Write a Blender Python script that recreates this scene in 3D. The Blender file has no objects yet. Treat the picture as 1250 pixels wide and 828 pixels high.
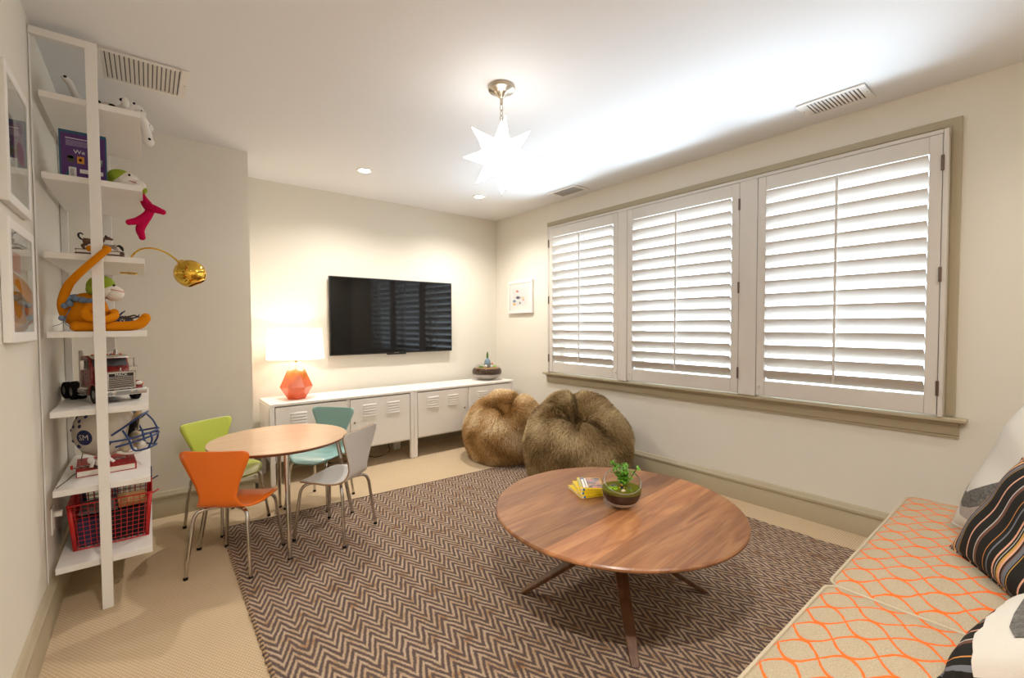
import bpy, bmesh, math, random
import numpy as np
from mathutils import Matrix, Vector
random.seed(7); RNG = np.random.default_rng(7)
scene = bpy.context.scene
COL = scene.collection
PI = math.pi
H = 2.44                      # ceiling height
XL, XW = -0.3465, 3.187       # left wall, window wall
YB, YJ, XJ = 4.237, 3.632, 0.564   # TV wall, projecting wall, its outer edge
YR = -0.75                    # wall behind the sofa

# ------------------------------------------------------------------ camera
cam_d = bpy.data.cameras.new('camera'); cam = bpy.data.objects.new('camera', cam_d); COL.objects.link(cam)
cam_d.sensor_fit = 'HORIZONTAL'; cam_d.sensor_width = 36.0; cam_d.lens = 548.38 / 1250 * 36.0
cam_d.clip_start = 0.02
_y, _p, _r = math.radians(38.9378), math.radians(1.7746), math.radians(-0.2139)
_F = Vector((math.sin(_y), math.cos(_y), 0)); _R = Vector((math.cos(_y), -math.sin(_y), 0)); _U = Vector((0, 0, 1))
_F2 = _F * math.cos(_p) - _U * math.sin(_p); _U2 = _U * math.cos(_p) + _F * math.sin(_p)
_R3 = _R * math.cos(_r) + _U2 * math.sin(_r); _U3 = _U2 * math.cos(_r) - _R * math.sin(_r)
_m = Matrix((_R3, _U3, -_F2)).transposed().to_4x4(); _m.translation = Vector((0, 0, 1.223))
cam.matrix_world = _m
scene.camera = cam

# ------------------------------------------------------------------ world, daylight, exposure
scene.view_settings.view_transform = 'Standard'; scene.view_settings.look = 'None'
scene.view_settings.gamma = 1.0; scene.view_settings.use_curve_mapping = False
scene.view_settings.exposure = 0.6
w = bpy.data.worlds.new('sky'); scene.world = w; w.use_nodes = True
bg = w.node_tree.nodes['Background']; bg.inputs[0].default_value = (0.78, 0.89, 1.0, 1); bg.inputs[1].default_value = 3.5

def area(name, loc, target, sx, sy, power, col, spread=PI):
    l = bpy.data.lights.new(name, 'AREA'); l.shape = 'RECTANGLE'; l.size = sx; l.size_y = sy
    l.energy = power; l.color = col; l.spread = spread
    o = bpy.data.objects.new(name, l); COL.objects.link(o); o.location = loc
    d = (Vector(target) - Vector(loc)); o.rotation_euler = d.to_track_quat('-Z', 'Y').to_euler()
    return o
# daylight thrown back up by the sunlit ground outside, coming in through the tilted louvres
area('daylight_from_ground', (4.62, 1.85, -0.73), (3.2, 1.85, 1.45), 7.0, 1.3, 122, (0.70, 0.85, 1.0), math.radians(70))
WARM = (1.0, 0.935, 0.86)

# ------------------------------------------------------------------ materials
def lin(h):
    h = h.lstrip('#'); v = [int(h[i:i+2], 16) / 255 for i in (0, 2, 4)]
    return tuple(((c + .055) / 1.055) ** 2.4 if c > .04045 else c / 12.92 for c in v)
def nt(name):
    m = bpy.data.materials.new(name); m.use_nodes = True
    t = m.node_tree; return m, t, t.nodes['Principled BSDF'], t.nodes, t.links
def mat(name, col, rough=.5, metal=0., spec=.5, bump=0., bscale=80., var=0., vscale=6., coat=0., sub=0.):
    """principled material; var mixes a darker tone by noise, bump adds fine relief"""
    m, t, b, N, L = nt(name)
    c = lin(col) if isinstance(col, str) else col
    b.inputs['Base Color'].default_value = (*c, 1); b.inputs['Roughness'].default_value = rough
    b.inputs['Metallic'].default_value = metal; b.inputs['Specular IOR Level'].default_value = spec
    b.inputs['Coat Weight'].default_value = coat
    if var or bump:
        tc = N.new('ShaderNodeTexCoord')
    if var:
        n = N.new('ShaderNodeTexNoise'); n.inputs['Scale'].default_value = vscale; n.inputs['Detail'].default_value = 3
        L.new(tc.outputs['Object'], n.inputs['Vector'])
        mx = N.new('ShaderNodeMix'); mx.data_type = 'RGBA'
        mx.inputs[6].default_value = (*c, 1); mx.inputs[7].default_value = (*[x * (1 - var) for x in c], 1)
        L.new(n.outputs['Fac'], mx.inputs[0]); L.new(mx.outputs[2], b.inputs['Base Color'])
    if bump:
        n2 = N.new('ShaderNodeTexNoise'); n2.inputs['Scale'].default_value = bscale; n2.inputs['Detail'].default_value = 2
        L.new(tc.outputs['Object'], n2.inputs['Vector'])
        bp = N.new('ShaderNodeBump'); bp.inputs['Strength'].default_value = bump; bp.inputs['Distance'].default_value = .002
        L.new(n2.outputs['Fac'], bp.inputs['Height']); L.new(bp.outputs['Normal'], b.inputs['Normal'])
    return m
def emit(name, col, s):
    m, t, b, N, L = nt(name)
    b.inputs['Base Color'].default_value = (0.8, 0.8, 0.8, 1)
    b.inputs['Emission Color'].default_value = (*col, 1); b.inputs['Emission Strength'].default_value = s
    return m
def math_n(N, L, op, a, b=None, c=None):
    n = N.new('ShaderNodeMath'); n.operation = op
    for i, x in enumerate((a, b, c)):
        if x is None: continue
        if hasattr(x, 'is_output'): L.new(x, n.inputs[i])
        else: n.inputs[i].default_value = x
    return n.outputs[0]
def ramp(N, L, fac, stops):
    r = N.new('ShaderNodeValToRGB'); L.new(fac, r.inputs[0]); e = r.color_ramp.elements
    while len(e) < len(stops): e.new(.5)
    for el, (p, c) in zip(e, stops): el.position = p; el.color = (*c, 1)
    return r.outputs[0]
def glass(name, tint=(1, 1, 1), rough=0.0, ior=1.45, dens=.06):
    """thin clear glass: see-through with fresnel reflection"""
    m, t, b, N, L = nt(name); N.remove(b)
    tr = N.new('ShaderNodeBsdfTransparent'); tr.inputs[0].default_value = (*tint, 1)
    gl = N.new('ShaderNodeBsdfGlossy'); gl.inputs['Roughness'].default_value = max(rough, .02)
    fr = N.new('ShaderNodeLayerWeight'); fr.inputs[0].default_value = .5
    ad = math_n(N, L, 'MULTIPLY_ADD', math_n(N, L, 'POWER', fr.outputs['Facing'], 4.0), .75, dens + .035)
    mx = N.new('ShaderNodeMixShader'); L.new(ad, mx.inputs[0]); L.new(tr.outputs[0], mx.inputs[1]); L.new(gl.outputs[0], mx.inputs[2])
    L.new(mx.outputs[0], N['Material Output'].inputs[0]); return m

M = {}
M['wall'] = mat('wall_paint', '#e8e2d5', .75, spec=.25, bump=.12, bscale=140, var=.02, vscale=1.5)
M['ceiling'] = mat('ceiling_paint', '#ecebea', .85, spec=.2, bump=.1, bscale=120)
M['trim'] = mat('khaki_trim_paint', '#b3a68b', .42, spec=.45, bump=.05, bscale=30)
M['shutter'] = mat('shutter_paint', '#d9d2c9', .45, spec=.4)
M['white'] = mat('white_paint', '#f0ece6', .4, spec=.45)
M['white_metal'] = mat('white_powder_coat', '#f2ede6', .38, spec=.45)
M['shelfwhite'] = mat('white_lacquer', '#eeeae4', .3, spec=.5)
M['chrome'] = mat('chrome', '#c9c5bf', .13, 1.0)
M['nickel'] = mat('satin_nickel', '#c2b6a4', .25, 1.0)
M['hinge'] = mat('hinge_bronze', '#6d5a52', .45, .6)
M['black'] = mat('black_plastic', '#0d0d0e', .4)
M['rubber'] = mat('black_rubber', '#171615', .8, spec=.2, bump=.3, bscale=200)
M['brass'] = mat('polished_brass', '#e2b84a', .07, 1.0)
M['red'] = mat('red_paint', '#c0201d', .4)
M['darkvoid'] = mat('duct_dark', '#5b5148', .9)
M['paper'] = mat('paper', '#ece5d8', .8, spec=.2)
M['ply'] = mat('plywood_edge', '#b08a63', .6, var=.3, vscale=90)

def carpet_mat():
    m, t, b, N, L = nt('loop_carpet')
    tc = N.new('ShaderNodeTexCoord'); sx = N.new('ShaderNodeSeparateXYZ'); L.new(tc.outputs['Object'], sx.inputs[0])
    p = .0105
    row = math_n(N, L, 'FLOOR', math_n(N, L, 'DIVIDE', sx.outputs[1], p))
    off = math_n(N, L, 'MULTIPLY', math_n(N, L, 'MODULO', row, 2.0), .5)
    fx = math_n(N, L, 'SINE', math_n(N, L, 'MULTIPLY', math_n(N, L, 'ADD', math_n(N, L, 'DIVIDE', sx.outputs[0], p * 1.15), off), 2 * PI))
    fy = math_n(N, L, 'COSINE', math_n(N, L, 'MULTIPLY', math_n(N, L, 'SUBTRACT', math_n(N, L, 'DIVIDE', sx.outputs[1], p), .5), 2 * PI))
    hgt = math_n(N, L, 'MULTIPLY', math_n(N, L, 'ADD', math_n(N, L, 'ADD', fx, fy), 2.0), .25)
    n = N.new('ShaderNodeTexNoise'); n.inputs['Scale'].default_value = 2.2; n.inputs['Detail'].default_value = 4; L.new(tc.outputs['Object'], n.inputs['Vector'])
    h2 = math_n(N, L, 'ADD', math_n(N, L, 'MULTIPLY', hgt, .8), math_n(N, L, 'MULTIPLY', n.outputs['Fac'], .2))
    L.new(ramp(N, L, h2, [(0.05, lin('#a58c6c')), (.5, lin('#cdb594')), (.95, lin('#dcc8aa'))]), b.inputs['Base Color'])
    bp = N.new('ShaderNodeBump'); bp.inputs['Strength'].default_value = .6; bp.inputs['Distance'].default_value = .003
    L.new(hgt, bp.inputs['Height']); L.new(bp.outputs[0], b.inputs['Normal'])
    b.inputs['Roughness'].default_value = .95; b.inputs['Specular IOR Level'].default_value = .1
    return m
M['carpet'] = carpet_mat()

def rug_mat():
    m, t, b, N, L = nt('woven_zigzag_jute')
    tc = N.new('ShaderNodeTexCoord'); sx = N.new('ShaderNodeSeparateXYZ')
    nz = N.new('ShaderNodeTexNoise'); nz.inputs['Scale'].default_value = 9; nz.inputs['Detail'].default_value = 3
    L.new(tc.outputs['Object'], nz.inputs['Vector'])
    mixv = N.new('ShaderNodeVectorMath'); mixv.operation = 'MULTIPLY_ADD'; mixv.inputs[1].default_value = (.020, .022, 0)
    L.new(nz.outputs['Color'], mixv.inputs[0]); L.new(tc.outputs['Object'], mixv.inputs[2]); L.new(mixv.outputs[0], sx.inputs[0])
    tri = math_n(N, L, 'PINGPONG', math_n(N, L, 'DIVIDE', sx.outputs[0], .044), 1.0)      # 0..1..0 over .088 m
    yy = math_n(N, L, 'ADD', sx.outputs[1], math_n(N, L, 'MULTIPLY', tri, .092))
    st = math_n(N, L, 'PINGPONG', math_n(N, L, 'DIVIDE', yy, .0245), 1.0)                   # light / dark yarn rows
    fine = N.new('ShaderNodeTexNoise'); fine.inputs['Scale'].default_value = 160; fine.inputs['Detail'].default_value = 2
    L.new(tc.outputs['Object'], fine.inputs['Vector'])
    big = N.new('ShaderNodeTexNoise'); big.inputs['Scale'].default_value = 14; big.inputs['Detail'].default_value = 2
    L.new(tc.outputs['Object'], big.inputs['Vector'])
    k = math_n(N, L, 'ADD', st, math_n(N, L, 'MULTIPLY', math_n(N, L, 'SUBTRACT', fine.outputs['Fac'], .5), 1.3))
    tan = ramp(N, L, big.outputs['Fac'], [(.28, lin('#a0764e')), (.42, lin('#b89d80')), (.7, lin('#c2ab93'))])
    mx = N.new('ShaderNodeMix'); mx.data_type = 'RGBA'
    f = N.new('ShaderNodeMapRange'); f.inputs[1].default_value = .38; f.inputs[2].default_value = .76; L.new(k, f.inputs[0])
    L.new(f.outputs[0], mx.inputs[0]); mx.inputs[6].default_value = (*lin('#64544f'), 1); L.new(tan, mx.inputs[7])
    L.new(mx.outputs[2], b.inputs['Base Color'])
    # twisted yarn relief across the rows
    tw = math_n(N, L, 'SINE', math_n(N, L, 'MULTIPLY', math_n(N, L, 'ADD', sx.outputs[0], math_n(N, L, 'MULTIPLY', sx.outputs[1], .35)), 900))
    hh = math_n(N, L, 'ADD', math_n(N, L, 'MULTIPLY', st, .5), math_n(N, L, 'ADD', math_n(N, L, 'MULTIPLY', tw, .16), math_n(N, L, 'MULTIPLY', fine.outputs['Fac'], .5)))
    bp = N.new('ShaderNodeBump'); bp.inputs['Strength'].default_value = .8; bp.inputs['Distance'].default_value = .005
    L.new(hh, bp.inputs['Height']); L.new(bp.outputs[0], b.inputs['Normal'])
    b.inputs['Roughness'].default_value = .9; b.inputs['Specular IOR Level'].default_value = .15
    return m
M['rug'] = rug_mat()

def walnut(name, shift, tone=1.0, axis=0, c0='#5d3623', c1='#9a6a47', c2='#b98a63', rough=.32):
    m, t, b, N, L = nt(name)
    tc = N.new('ShaderNodeTexCoord'); mp = N.new('ShaderNodeMapping')
    s = [9, 9, 9]; s[axis] = 1.1
    mp.inputs['Scale'].default_value = s; mp.inputs['Location'].default_value = (shift, shift * 1.7, shift * .6)
    L.new(tc.outputs['Object'], mp.inputs[0])
    n = N.new('ShaderNodeTexNoise'); n.inputs['Scale'].default_value = 1.0; n.inputs['Detail'].default_value = 3; n.inputs['Distortion'].default_value = 1.1
    L.new(mp.outputs[0], n.inputs['Vector'])
    rings = math_n(N, L, 'PINGPONG', math_n(N, L, 'MULTIPLY', n.outputs['Fac'], 7.0), 1.0)
    mp2 = N.new('ShaderNodeMapping'); s2 = [220, 220, 220]; s2[axis] = 8; mp2.inputs['Scale'].default_value = s2; L.new(tc.outputs['Object'], mp2.inputs[0])
    n2 = N.new('ShaderNodeTexNoise'); n2.inputs['Scale'].default_value = 1.0; n2.inputs['Detail'].default_value = 2; L.new(mp2.outputs[0], n2.inputs['Vector'])
    f = math_n(N, L, 'ADD', math_n(N, L, 'MULTIPLY', rings, .30), math_n(N, L, 'ADD', math_n(N, L, 'MULTIPLY', n2.outputs['Fac'], .42), math_n(N, L, 'MULTIPLY', n.outputs['Fac'], .36)))
    L.new(ramp(N, L, f, [(.12, tuple(x * tone for x in lin(c0))), (.5, tuple(x * tone for x in lin(c1))), (.85, tuple(x * tone for x in lin(c2)))]), b.inputs['Base Color'])
    b.inputs['Roughness'].default_value = rough
    bp = N.new('ShaderNodeBump'); bp.inputs['Strength'].default_value = .05; bp.inputs['Distance'].default_value = .001
    L.new(n2.outputs['Fac'], bp.inputs['Height']); L.new(bp.outputs[0], b.inputs['Normal'])
    return m

def ogee_mat():
    m, t, b, N, L = nt('orange_lattice_linen')
    tc = N.new('ShaderNodeTexCoord'); nz = N.new('ShaderNodeTexNoise'); nz.inputs['Scale'].default_value = 45; nz.inputs['Detail'].default_value = 2
    L.new(tc.outputs['Object'], nz.inputs['Vector'])
    mixv = N.new('ShaderNodeVectorMath'); mixv.operation = 'MULTIPLY_ADD'; mixv.inputs[1].default_value = (.006, .006, .006)
    L.new(nz.outputs['Color'], mixv.inputs[0]); L.new(tc.outputs['Object'], mixv.inputs[2])
    sx = N.new('ShaderNodeSeparateXYZ'); L.new(mixv.outputs[0], sx.inputs[0])
    # y continues down the front of the cushion
    v = math_n(N, L, 'SUBTRACT', sx.outputs[1], sx.outputs[2])
    u = sx.outputs[0]
    P, Q = .0985, .0925
    # two families of waves that nearly touch: an ogee net
    def wave(sign, half):
        c = math_n(N, L, 'COSINE', math_n(N, L, 'MULTIPLY', v, PI / Q))
        xx = math_n(N, L, 'SUBTRACT', math_n(N, L, 'DIVIDE', u, P), math_n(N, L, 'MULTIPLY', c, .5 * sign * half))
        fr = math_n(N, L, 'PINGPONG', xx, .5)
        return fr
    d = math_n(N, L, 'MINIMUM', wave(1, .96), wave(-1, .96))
    line = N.new('ShaderNodeMapRange'); line.inputs[1].default_value = .060; line.inputs[2].default_value = .044; L.new(d, line.inputs[0])
    weave = N.new('ShaderNodeTexNoise'); weave.inputs['Scale'].default_value = 500; L.new(tc.outputs['Object'], weave.inputs['Vector'])
    base = ramp(N, L, weave.outputs['Fac'], [(.25, lin('#9a8a72')), (.75, lin('#bfb197'))])
    mx = N.new('ShaderNodeMix'); mx.data_type = 'RGBA'; L.new(line.outputs[0], mx.inputs[0]); L.new(base, mx.inputs[6]); mx.inputs[7].default_value = (*lin('#e56c2c'), 1)
    L.new(mx.outputs[2], b.inputs['Base Color']); b.inputs['Roughness'].default_value = .9; b.inputs['Specular IOR Level'].default_value = .15
    bp = N.new('ShaderNodeBump'); bp.inputs['Strength'].default_value = .3; bp.inputs['Distance'].default_value = .001
    L.new(weave.outputs['Fac'], bp.inputs['Height']); L.new(bp.outputs[0], b.inputs['Normal'])
    return m
M['ogee'] = ogee_mat()
M['linen'] = mat('plain_linen', '#c2b59c', .9, spec=.15, bump=.3, bscale=400, var=.15, vscale=300)

def stripe_mat():
    """multi-stripe cotton: stripes run along local Z, repeat over local X"""
    m, t, b, N, L = nt('striped_cotton')
    tc = N.new('ShaderNodeTexCoord'); sx = N.new('ShaderNodeSeparateXYZ'); L.new(tc.outputs['Object'], sx.inputs[0])
    f = math_n(N, L, 'FRACT', math_n(N, L, 'ADD', math_n(N, L, 'DIVIDE', sx.outputs[0], .235), .02))
    D, O, P_, G, Y, B = lin('#24221f'), lin('#c98a4a'), lin('#d9a58a'), lin('#6f7178'), lin('#c79a4f'), lin('#6d4a3c')
    W = lin('#b9b7b0')
    st = [(0, D), (.05, P_), (.075, D), (.105, W), (.115, D), (.14, Y), (.17, P_), (.20, D), (.225, B), (.24, G), (.30, D), (.315, Y), (.325, D), (.50, P_), (.52, D), (.66, W), (.672, B), (.72, D), (.86, O), (.872, D), (.93, G), (.955, D)]
    r = N.new('ShaderNodeValToRGB'); r.color_ramp.interpolation = 'CONSTANT'; e = r.color_ramp.elements
    while len(e) < len(st): e.new(.5)
    for el, (p, c) in zip(e, st): el.position = p; el.color = (*c, 1)
    L.new(f, r.inputs[0]); L.new(r.outputs[0], b.inputs['Base Color'])
    w_ = N.new('ShaderNodeTexNoise'); w_.inputs['Scale'].default_value = 420; L.new(tc.outputs['Object'], w_.inputs['Vector'])
    bp = N.new('ShaderNodeBump'); bp.inputs['Strength'].default_value = .25; bp.inputs['Distance'].default_value = .001
    L.new(w_.outputs['Fac'], bp.inputs['Height']); L.new(bp.outputs[0], b.inputs['Normal'])
    b.inputs['Roughness'].default_value = .85; b.inputs['Specular IOR Level'].default_value = .2
    return m
M['stripe'] = stripe_mat()

def fur_mat(name, dark, mid, light):
    m, t, b, N, L = nt(name)
    a = N.new('ShaderNodeAttribute'); a.attribute_name = 'tone'
    L.new(ramp(N, L, a.outputs['Fac'], [(0, lin(dark)), (.5, lin(mid)), (1, lin(light))]), b.inputs['Base Color'])
    b.inputs['Roughness'].default_value = .6; b.inputs['Specular IOR Level'].default_value = .18
    return m

# ------------------------------------------------------------------ mesh building
class G:
    def __init__(s): s.v = []; s.f = []; s.mi = []; s.cur = 0
    def mat(s, i): s.cur = i; return s
    def add(s, vs, fs):
        o = len(s.v); s.v += [tuple(p) for p in vs]; s.f += [tuple(i + o for i in f) for f in fs]; s.mi += [s.cur] * len(fs); return s
    def box(s, x0, y0, z0, x1, y1, z1, mx=None):
        vs = [(x, y, z) for z in (z0, z1) for y in (y0, y1) for x in (x0, x1)]
        if mx is not None: vs = [mx @ Vector(p) for p in vs]
        return s.add(vs, [(0, 2, 3, 1), (4, 5, 7, 6), (0, 1, 5, 4), (2, 6, 7, 3), (0, 4, 6, 2), (1, 3, 7, 5)])
    def cbox(s, c, d, mx=None):
        return s.box(c[0] - d[0] / 2, c[1] - d[1] / 2, c[2] - d[2] / 2, c[0] + d[0] / 2, c[1] + d[1] / 2, c[2] + d[2] / 2, mx)
    def surf(s, rows, cu=False, cv=False):
        """rows of points; cu closes across rows, cv closes along a row"""
        n, m = len(rows), len(rows[0]); vs = [p for r in rows for p in r]; fs = []
        for i in range(n if cu else n - 1):
            for j in range(m if cv else m - 1):
                a, b2 = i, (i + 1) % n; c, d = j, (j + 1) % m
                fs.append((a * m + c, a * m + d, b2 * m + d, b2 * m + c))
        return s.add(vs, fs)
    def tube(s, pts, r, n=8, caps=True, closed=False):
        pts = [Vector(p) for p in pts]; k = len(pts); rr = r if isinstance(r, (list, tuple)) else [r] * k
        rows = []; up = None
        for i, p in enumerate(pts):
            a = pts[(i - 1) % k] if (closed or i > 0) else p; c = pts[(i + 1) % k] if (closed or i < k - 1) else p
            t = (c - a).normalized()
            if up is None: up = Vector((0, 0, 1)) if abs(t.z) < .9 else Vector((1, 0, 0))
            x = t.cross(up).normalized(); up = x.cross(t).normalized()
            rows.append([p + (x * math.cos(2 * PI * j / n) + up * math.sin(2 * PI * j / n)) * rr[i] for j in range(n)])
        o = len(s.v); s.surf(rows, cu=closed, cv=True)
        if caps and not closed:
            s.f.append(tuple(o + j for j in range(n))[::-1]); s.f.append(tuple(o + (k - 1) * n + j for j in range(n))); s.mi += [s.cur] * 2
        return s
    def lathe(s, prof, n=24, c=(0, 0, 0), mx=None, caps=True):
        rows = [[(c[0] + r * math.cos(2 * PI * j / n), c[1] + r * math.sin(2 * PI * j / n), c[2] + z) for j in range(n)] for r, z in prof]
        if mx is not None: rows = [[mx @ Vector(p) for p in r] for r in rows]
        o = len(s.v); s.surf(rows, cv=True)
        if caps:
            k = len(prof)
            if prof[0][0] > 1e-6: s.f.append(tuple(o + j for j in range(n))[::-1]); s.mi.append(s.cur)
            if prof[-1][0] > 1e-6: s.f.append(tuple(o + (k - 1) * n + j for j in range(n))); s.mi.append(s.cur)
        return s
    def ball(s, c, r, n=16, m=10, mx=None):
        r = (r, r, r) if not isinstance(r, (tuple, list)) else r
        rows = [[Vector((r[0] * math.sin(PI * i / m) * math.cos(2 * PI * j / n), r[1] * math.sin(PI * i / m) * math.sin(2 * PI * j / n), -r[2] * math.cos(PI * i / m))) for j in range(n)] for i in range(m + 1)]
        if mx is not None: rows = [[mx @ p for p in q] for q in rows]
        rows = [[p + Vector(c) for p in q] for q in rows]
        return s.surf(rows, cv=True)
    def prism(s, poly, z0, z1, mx=None):
        n = len(poly); vs = [(x, y, z0) for x, y in poly] + [(x, y, z1) for x, y in poly]
        if mx is not None: vs = [mx @ Vector(p) for p in vs]
        return s.add(vs, [tuple(range(n))[::-1], tuple(range(n, 2 * n))] + [(i, (i + 1) % n, n + (i + 1) % n, n + i) for i in range(n)])
    def mesh(s, name, mats):
        me = bpy.data.meshes.new(name); me.from_pydata([tuple(p) for p in s.v], [], s.f)
        for m in (mats if isinstance(mats, (list, tuple)) else [mats]): me.materials.append(m)
        if any(s.mi): me.polygons.foreach_set('material_index', s.mi)
        bm = bmesh.new(); bm.from_mesh(me); bmesh.ops.remove_doubles(bm, verts=bm.verts, dist=1e-6)
        bmesh.ops.recalc_face_normals(bm, faces=bm.faces); bm.to_mesh(me); bm.free()
        return me
    def obj(s, name, mats, parent=None, loc=(0, 0, 0), rot=(0, 0, 0), smooth=35, bevel=0., seg=2, sub=0, solid=0.):
        return link(name, s.mesh(name, mats), parent, loc, rot, smooth, bevel, seg, sub, solid)
def link(name, me, parent=None, loc=(0, 0, 0), rot=(0, 0, 0), smooth=35, bevel=0., seg=2, sub=0, solid=0.):
    if smooth:
        me.shade_smooth(); 
        if smooth < 180: me.set_sharp_from_angle(angle=math.radians(smooth))
    o = bpy.data.objects.new(name, me); COL.objects.link(o); o.location = loc; o.rotation_euler = rot
    if parent is not None: o.parent = parent
    if solid:
        md = o.modifiers.new('thickness', 'SOLIDIFY'); md.thickness = abs(solid); md.offset = 0 if solid > 0 else -1
        if len(me.materials) > 1: md.material_offset_rim = 1
    if bevel:
        md = o.modifiers.new('bevel', 'BEVEL'); md.width = bevel; md.segments = seg; md.limit_method = 'ANGLE'; md.angle_limit = math.radians(40)
    if sub:
        md = o.modifiers.new('sub', 'SUBSURF'); md.levels = sub; md.render_levels = sub
    return o
def tag(o, label, cat, group=None, kind=None):
    o['label'] = label
    if cat: o['category'] = cat
    if group: o['group'] = group
    if kind: o['kind'] = kind
    return o
def thing(name, label, cat, loc=(0, 0, 0), rz=0., group=None, rot=None):
    o = bpy.data.objects.new(name, None); COL.objects.link(o); o.location = loc; o.rotation_euler = rot or (0, 0, rz); o.empty_display_size = .05
    return tag(o, label, cat, group)
def struct(o, label=None):
    o['kind'] = 'structure'
    if label: o['label'] = label
    return o
def copy_tree(o, parent=None):
    c = o.copy(); COL.objects.link(c)
    if parent is not None: c.parent = parent
    for ch in list(o.children): copy_tree(ch, c)
    return c
def text_g(body, size, mx, g, i=0):
    """adds flat lettering to G (mx maps local xy plane into place)"""
    cu = bpy.data.curves.new('lettering', 'FONT'); cu.body = body; cu.size = size; cu.align_x = 'CENTER'; cu.align_y = 'CENTER'; cu.resolution_u = 2
    ob = bpy.data.objects.new('lettering', cu); COL.objects.link(ob)
    dg = bpy.context.evaluated_depsgraph_get(); me = bpy.data.meshes.new_from_object(ob.evaluated_get(dg))
    g.mat(i).add([mx @ v.co for v in me.vertices], [tuple(p.vertices) for p in me.polygons])
    bpy.data.objects.remove(ob); bpy.data.meshes.remove(me); bpy.data.curves.remove(cu)
def bez(p0, p1, p2, p3, n=12):
    p0, p1, p2, p3 = map(Vector, (p0, p1, p2, p3)); out = []
    for i in range(n + 1):
        t = i / n; out.append(p0 * (1 - t) ** 3 + p1 * 3 * t * (1 - t) ** 2 + p2 * 3 * t * t * (1 - t) + p3 * t ** 3)
    return out
def spline(pts, n=8):
    """catmull-rom through points"""
    P = [Vector(p) for p in pts]; P = [P[0] * 2 - P[1]] + P + [P[-1] * 2 - P[-2]]; out = []
    for i in range(1, len(P) - 2):
        for k in range(n):
            t = k / n; a, b, c, d = P[i - 1], P[i], P[i + 1], P[i + 2]
            out.append(.5 * ((2 * b) + (c - a) * t + (2 * a - 5 * b + 4 * c - d) * t * t + (3 * b - a - 3 * c + d) * t ** 3))
    out.append(P[-2]); return out
def lerp_list(vals, n):
    """n samples of a piecewise linear list"""
    return [float(np.interp(i / (n - 1) * (len(vals) - 1), range(len(vals)), vals)) for i in range(n)]
def frame_mx(origin, x, y, z): 
    m = Matrix((Vector(x), Vector(y), Vector(z))).transposed().to_4x4(); m.translation = Vector(origin); return m

# ------------------------------------------------------------------ room shell
T = .16
struct(G().box(XL - T, YR - T, -.12, XW + T, YB + T, 0).obj('floor', M['carpet'], smooth=0), 'beige looped carpet covering the floor')
struct(G().box(XL - T, YR - T, H, XW + T, YB + T, H + .12).obj('ceiling', M['ceiling'], smooth=0), 'flat white painted ceiling')
struct(G().box(XL - T, YR - T, 0, XL, YB + T, H).obj('wall_left', M['wall'], smooth=0), 'cream wall behind the shelf unit')
struct(G().box(XL, YJ, 0, XJ, YB + T, H).obj('wall_projecting', M['wall'], smooth=0), 'cream wall corner standing proud left of the television')
struct(G().box(XJ, YB, 0, XW + T, YB + T, H).obj('wall_back', M['wall'], smooth=0), 'cream wall carrying the television')
struct(G().box(XL, YR - T, 0, XW + T, YR, H).obj('wall_rear', M['wall'], smooth=0), 'cream wall behind the sofa')
WY0, WY1, WZ0, WZ1 = .42, 3.27, .755, 2.185            # window opening
g = G().box(XW, YR, 0, XW + T, WY0, H).box(XW, WY1, 0, XW + T, YB, H).box(XW, WY0, 0, XW + T, WY1, WZ0).box(XW, WY0, WZ1, XW + T, WY1, H)
struct(g.obj('wall_right', M['wall'], smooth=0), 'cream wall with the wide shuttered window')

def baseboard(name, a, b, inward):
    """moulded skirting from a to b on the floor; inward = unit normal into the room"""
    a, b = Vector((*a, 0)), Vector((*b, 0)); n = Vector((*inward, 0))
    prof = [(0, 0), (.02, 0), (.02, .105), (.016, .112), (.016, .118), (.022, .124), (.022, .138), (.014, .146), (.011, .156), (.005, .163), (0, .165)]
    g = G().surf([[p + n * d + Vector((0, 0, z)) for d, z in prof] for p in (a, b)])
    for p in (a, b): g.add([p + n * d + Vector((0, 0, z)) for d, z in prof], [tuple(range(len(prof)))])
    return struct(g.obj(name, M['trim'], smooth=30))
baseboard('baseboard_left', (XL, YR), (XL, YJ), (1, 0))
baseboard('baseboard_projecting', (XL, YJ), (XJ + .02, YJ), (0, -1))
baseboard('baseboard_return', (XJ, YJ - .02), (XJ, YB), (1, 0))
baseboard('baseboard_back', (XJ, YB), (XW, YB), (0, -1))
baseboard('baseboard_right', (XW, YR), (XW, YB), (-1, 0))
baseboard('baseboard_rear', (XL, YR), (XW, YR), (0, 1))

# window casing: mitred moulding round the opening, sill and apron
def casing():
    prof = [(0, 0), (0, .014), (.008, .02), (.014, .012), (.03, .012), (.036, .017), (.05, .020), (.062, .024), (.07, .024), (.07, 0)]  # (outwards, proud)
    g = G(); rows = []
    for (y, z, dy, dz) in ((WY0, WZ0, -1, 0), (WY0, WZ1, -1, 1), (WY1, WZ1, 1, 1), (WY1, WZ0, 1, 0)):
        rows.append([(XW - pr_, y + dy * d, z + dz * d) for d, pr_ in prof])
    return g.surf(rows).obj('trim_1', M['trim'], smooth=25)
struct(casing(), 'khaki moulded casing around the window')
g = G().box(XW - .058, WY0 - .115, .722, XW + .03, WY1 + .115, .745)
prof = [(0, .638), (.012, .638), (.012, .65), (.018, .655), (.018, .697), (.024, .702), (.03, .712), (.046, .722), (0, .722)]
ya, yb = WY0 - .085, WY1 + .085
g2 = G().surf([[(XW - d, y, z) for d, z in prof] for y in (ya, yb)])
for y in (ya, yb): g2.add([(XW - d, y, z) for d, z in prof], [tuple(range(len(prof)))])
sill = struct(g.obj('trim_2', M['trim'], bevel=.006), 'khaki window sill board')
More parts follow.
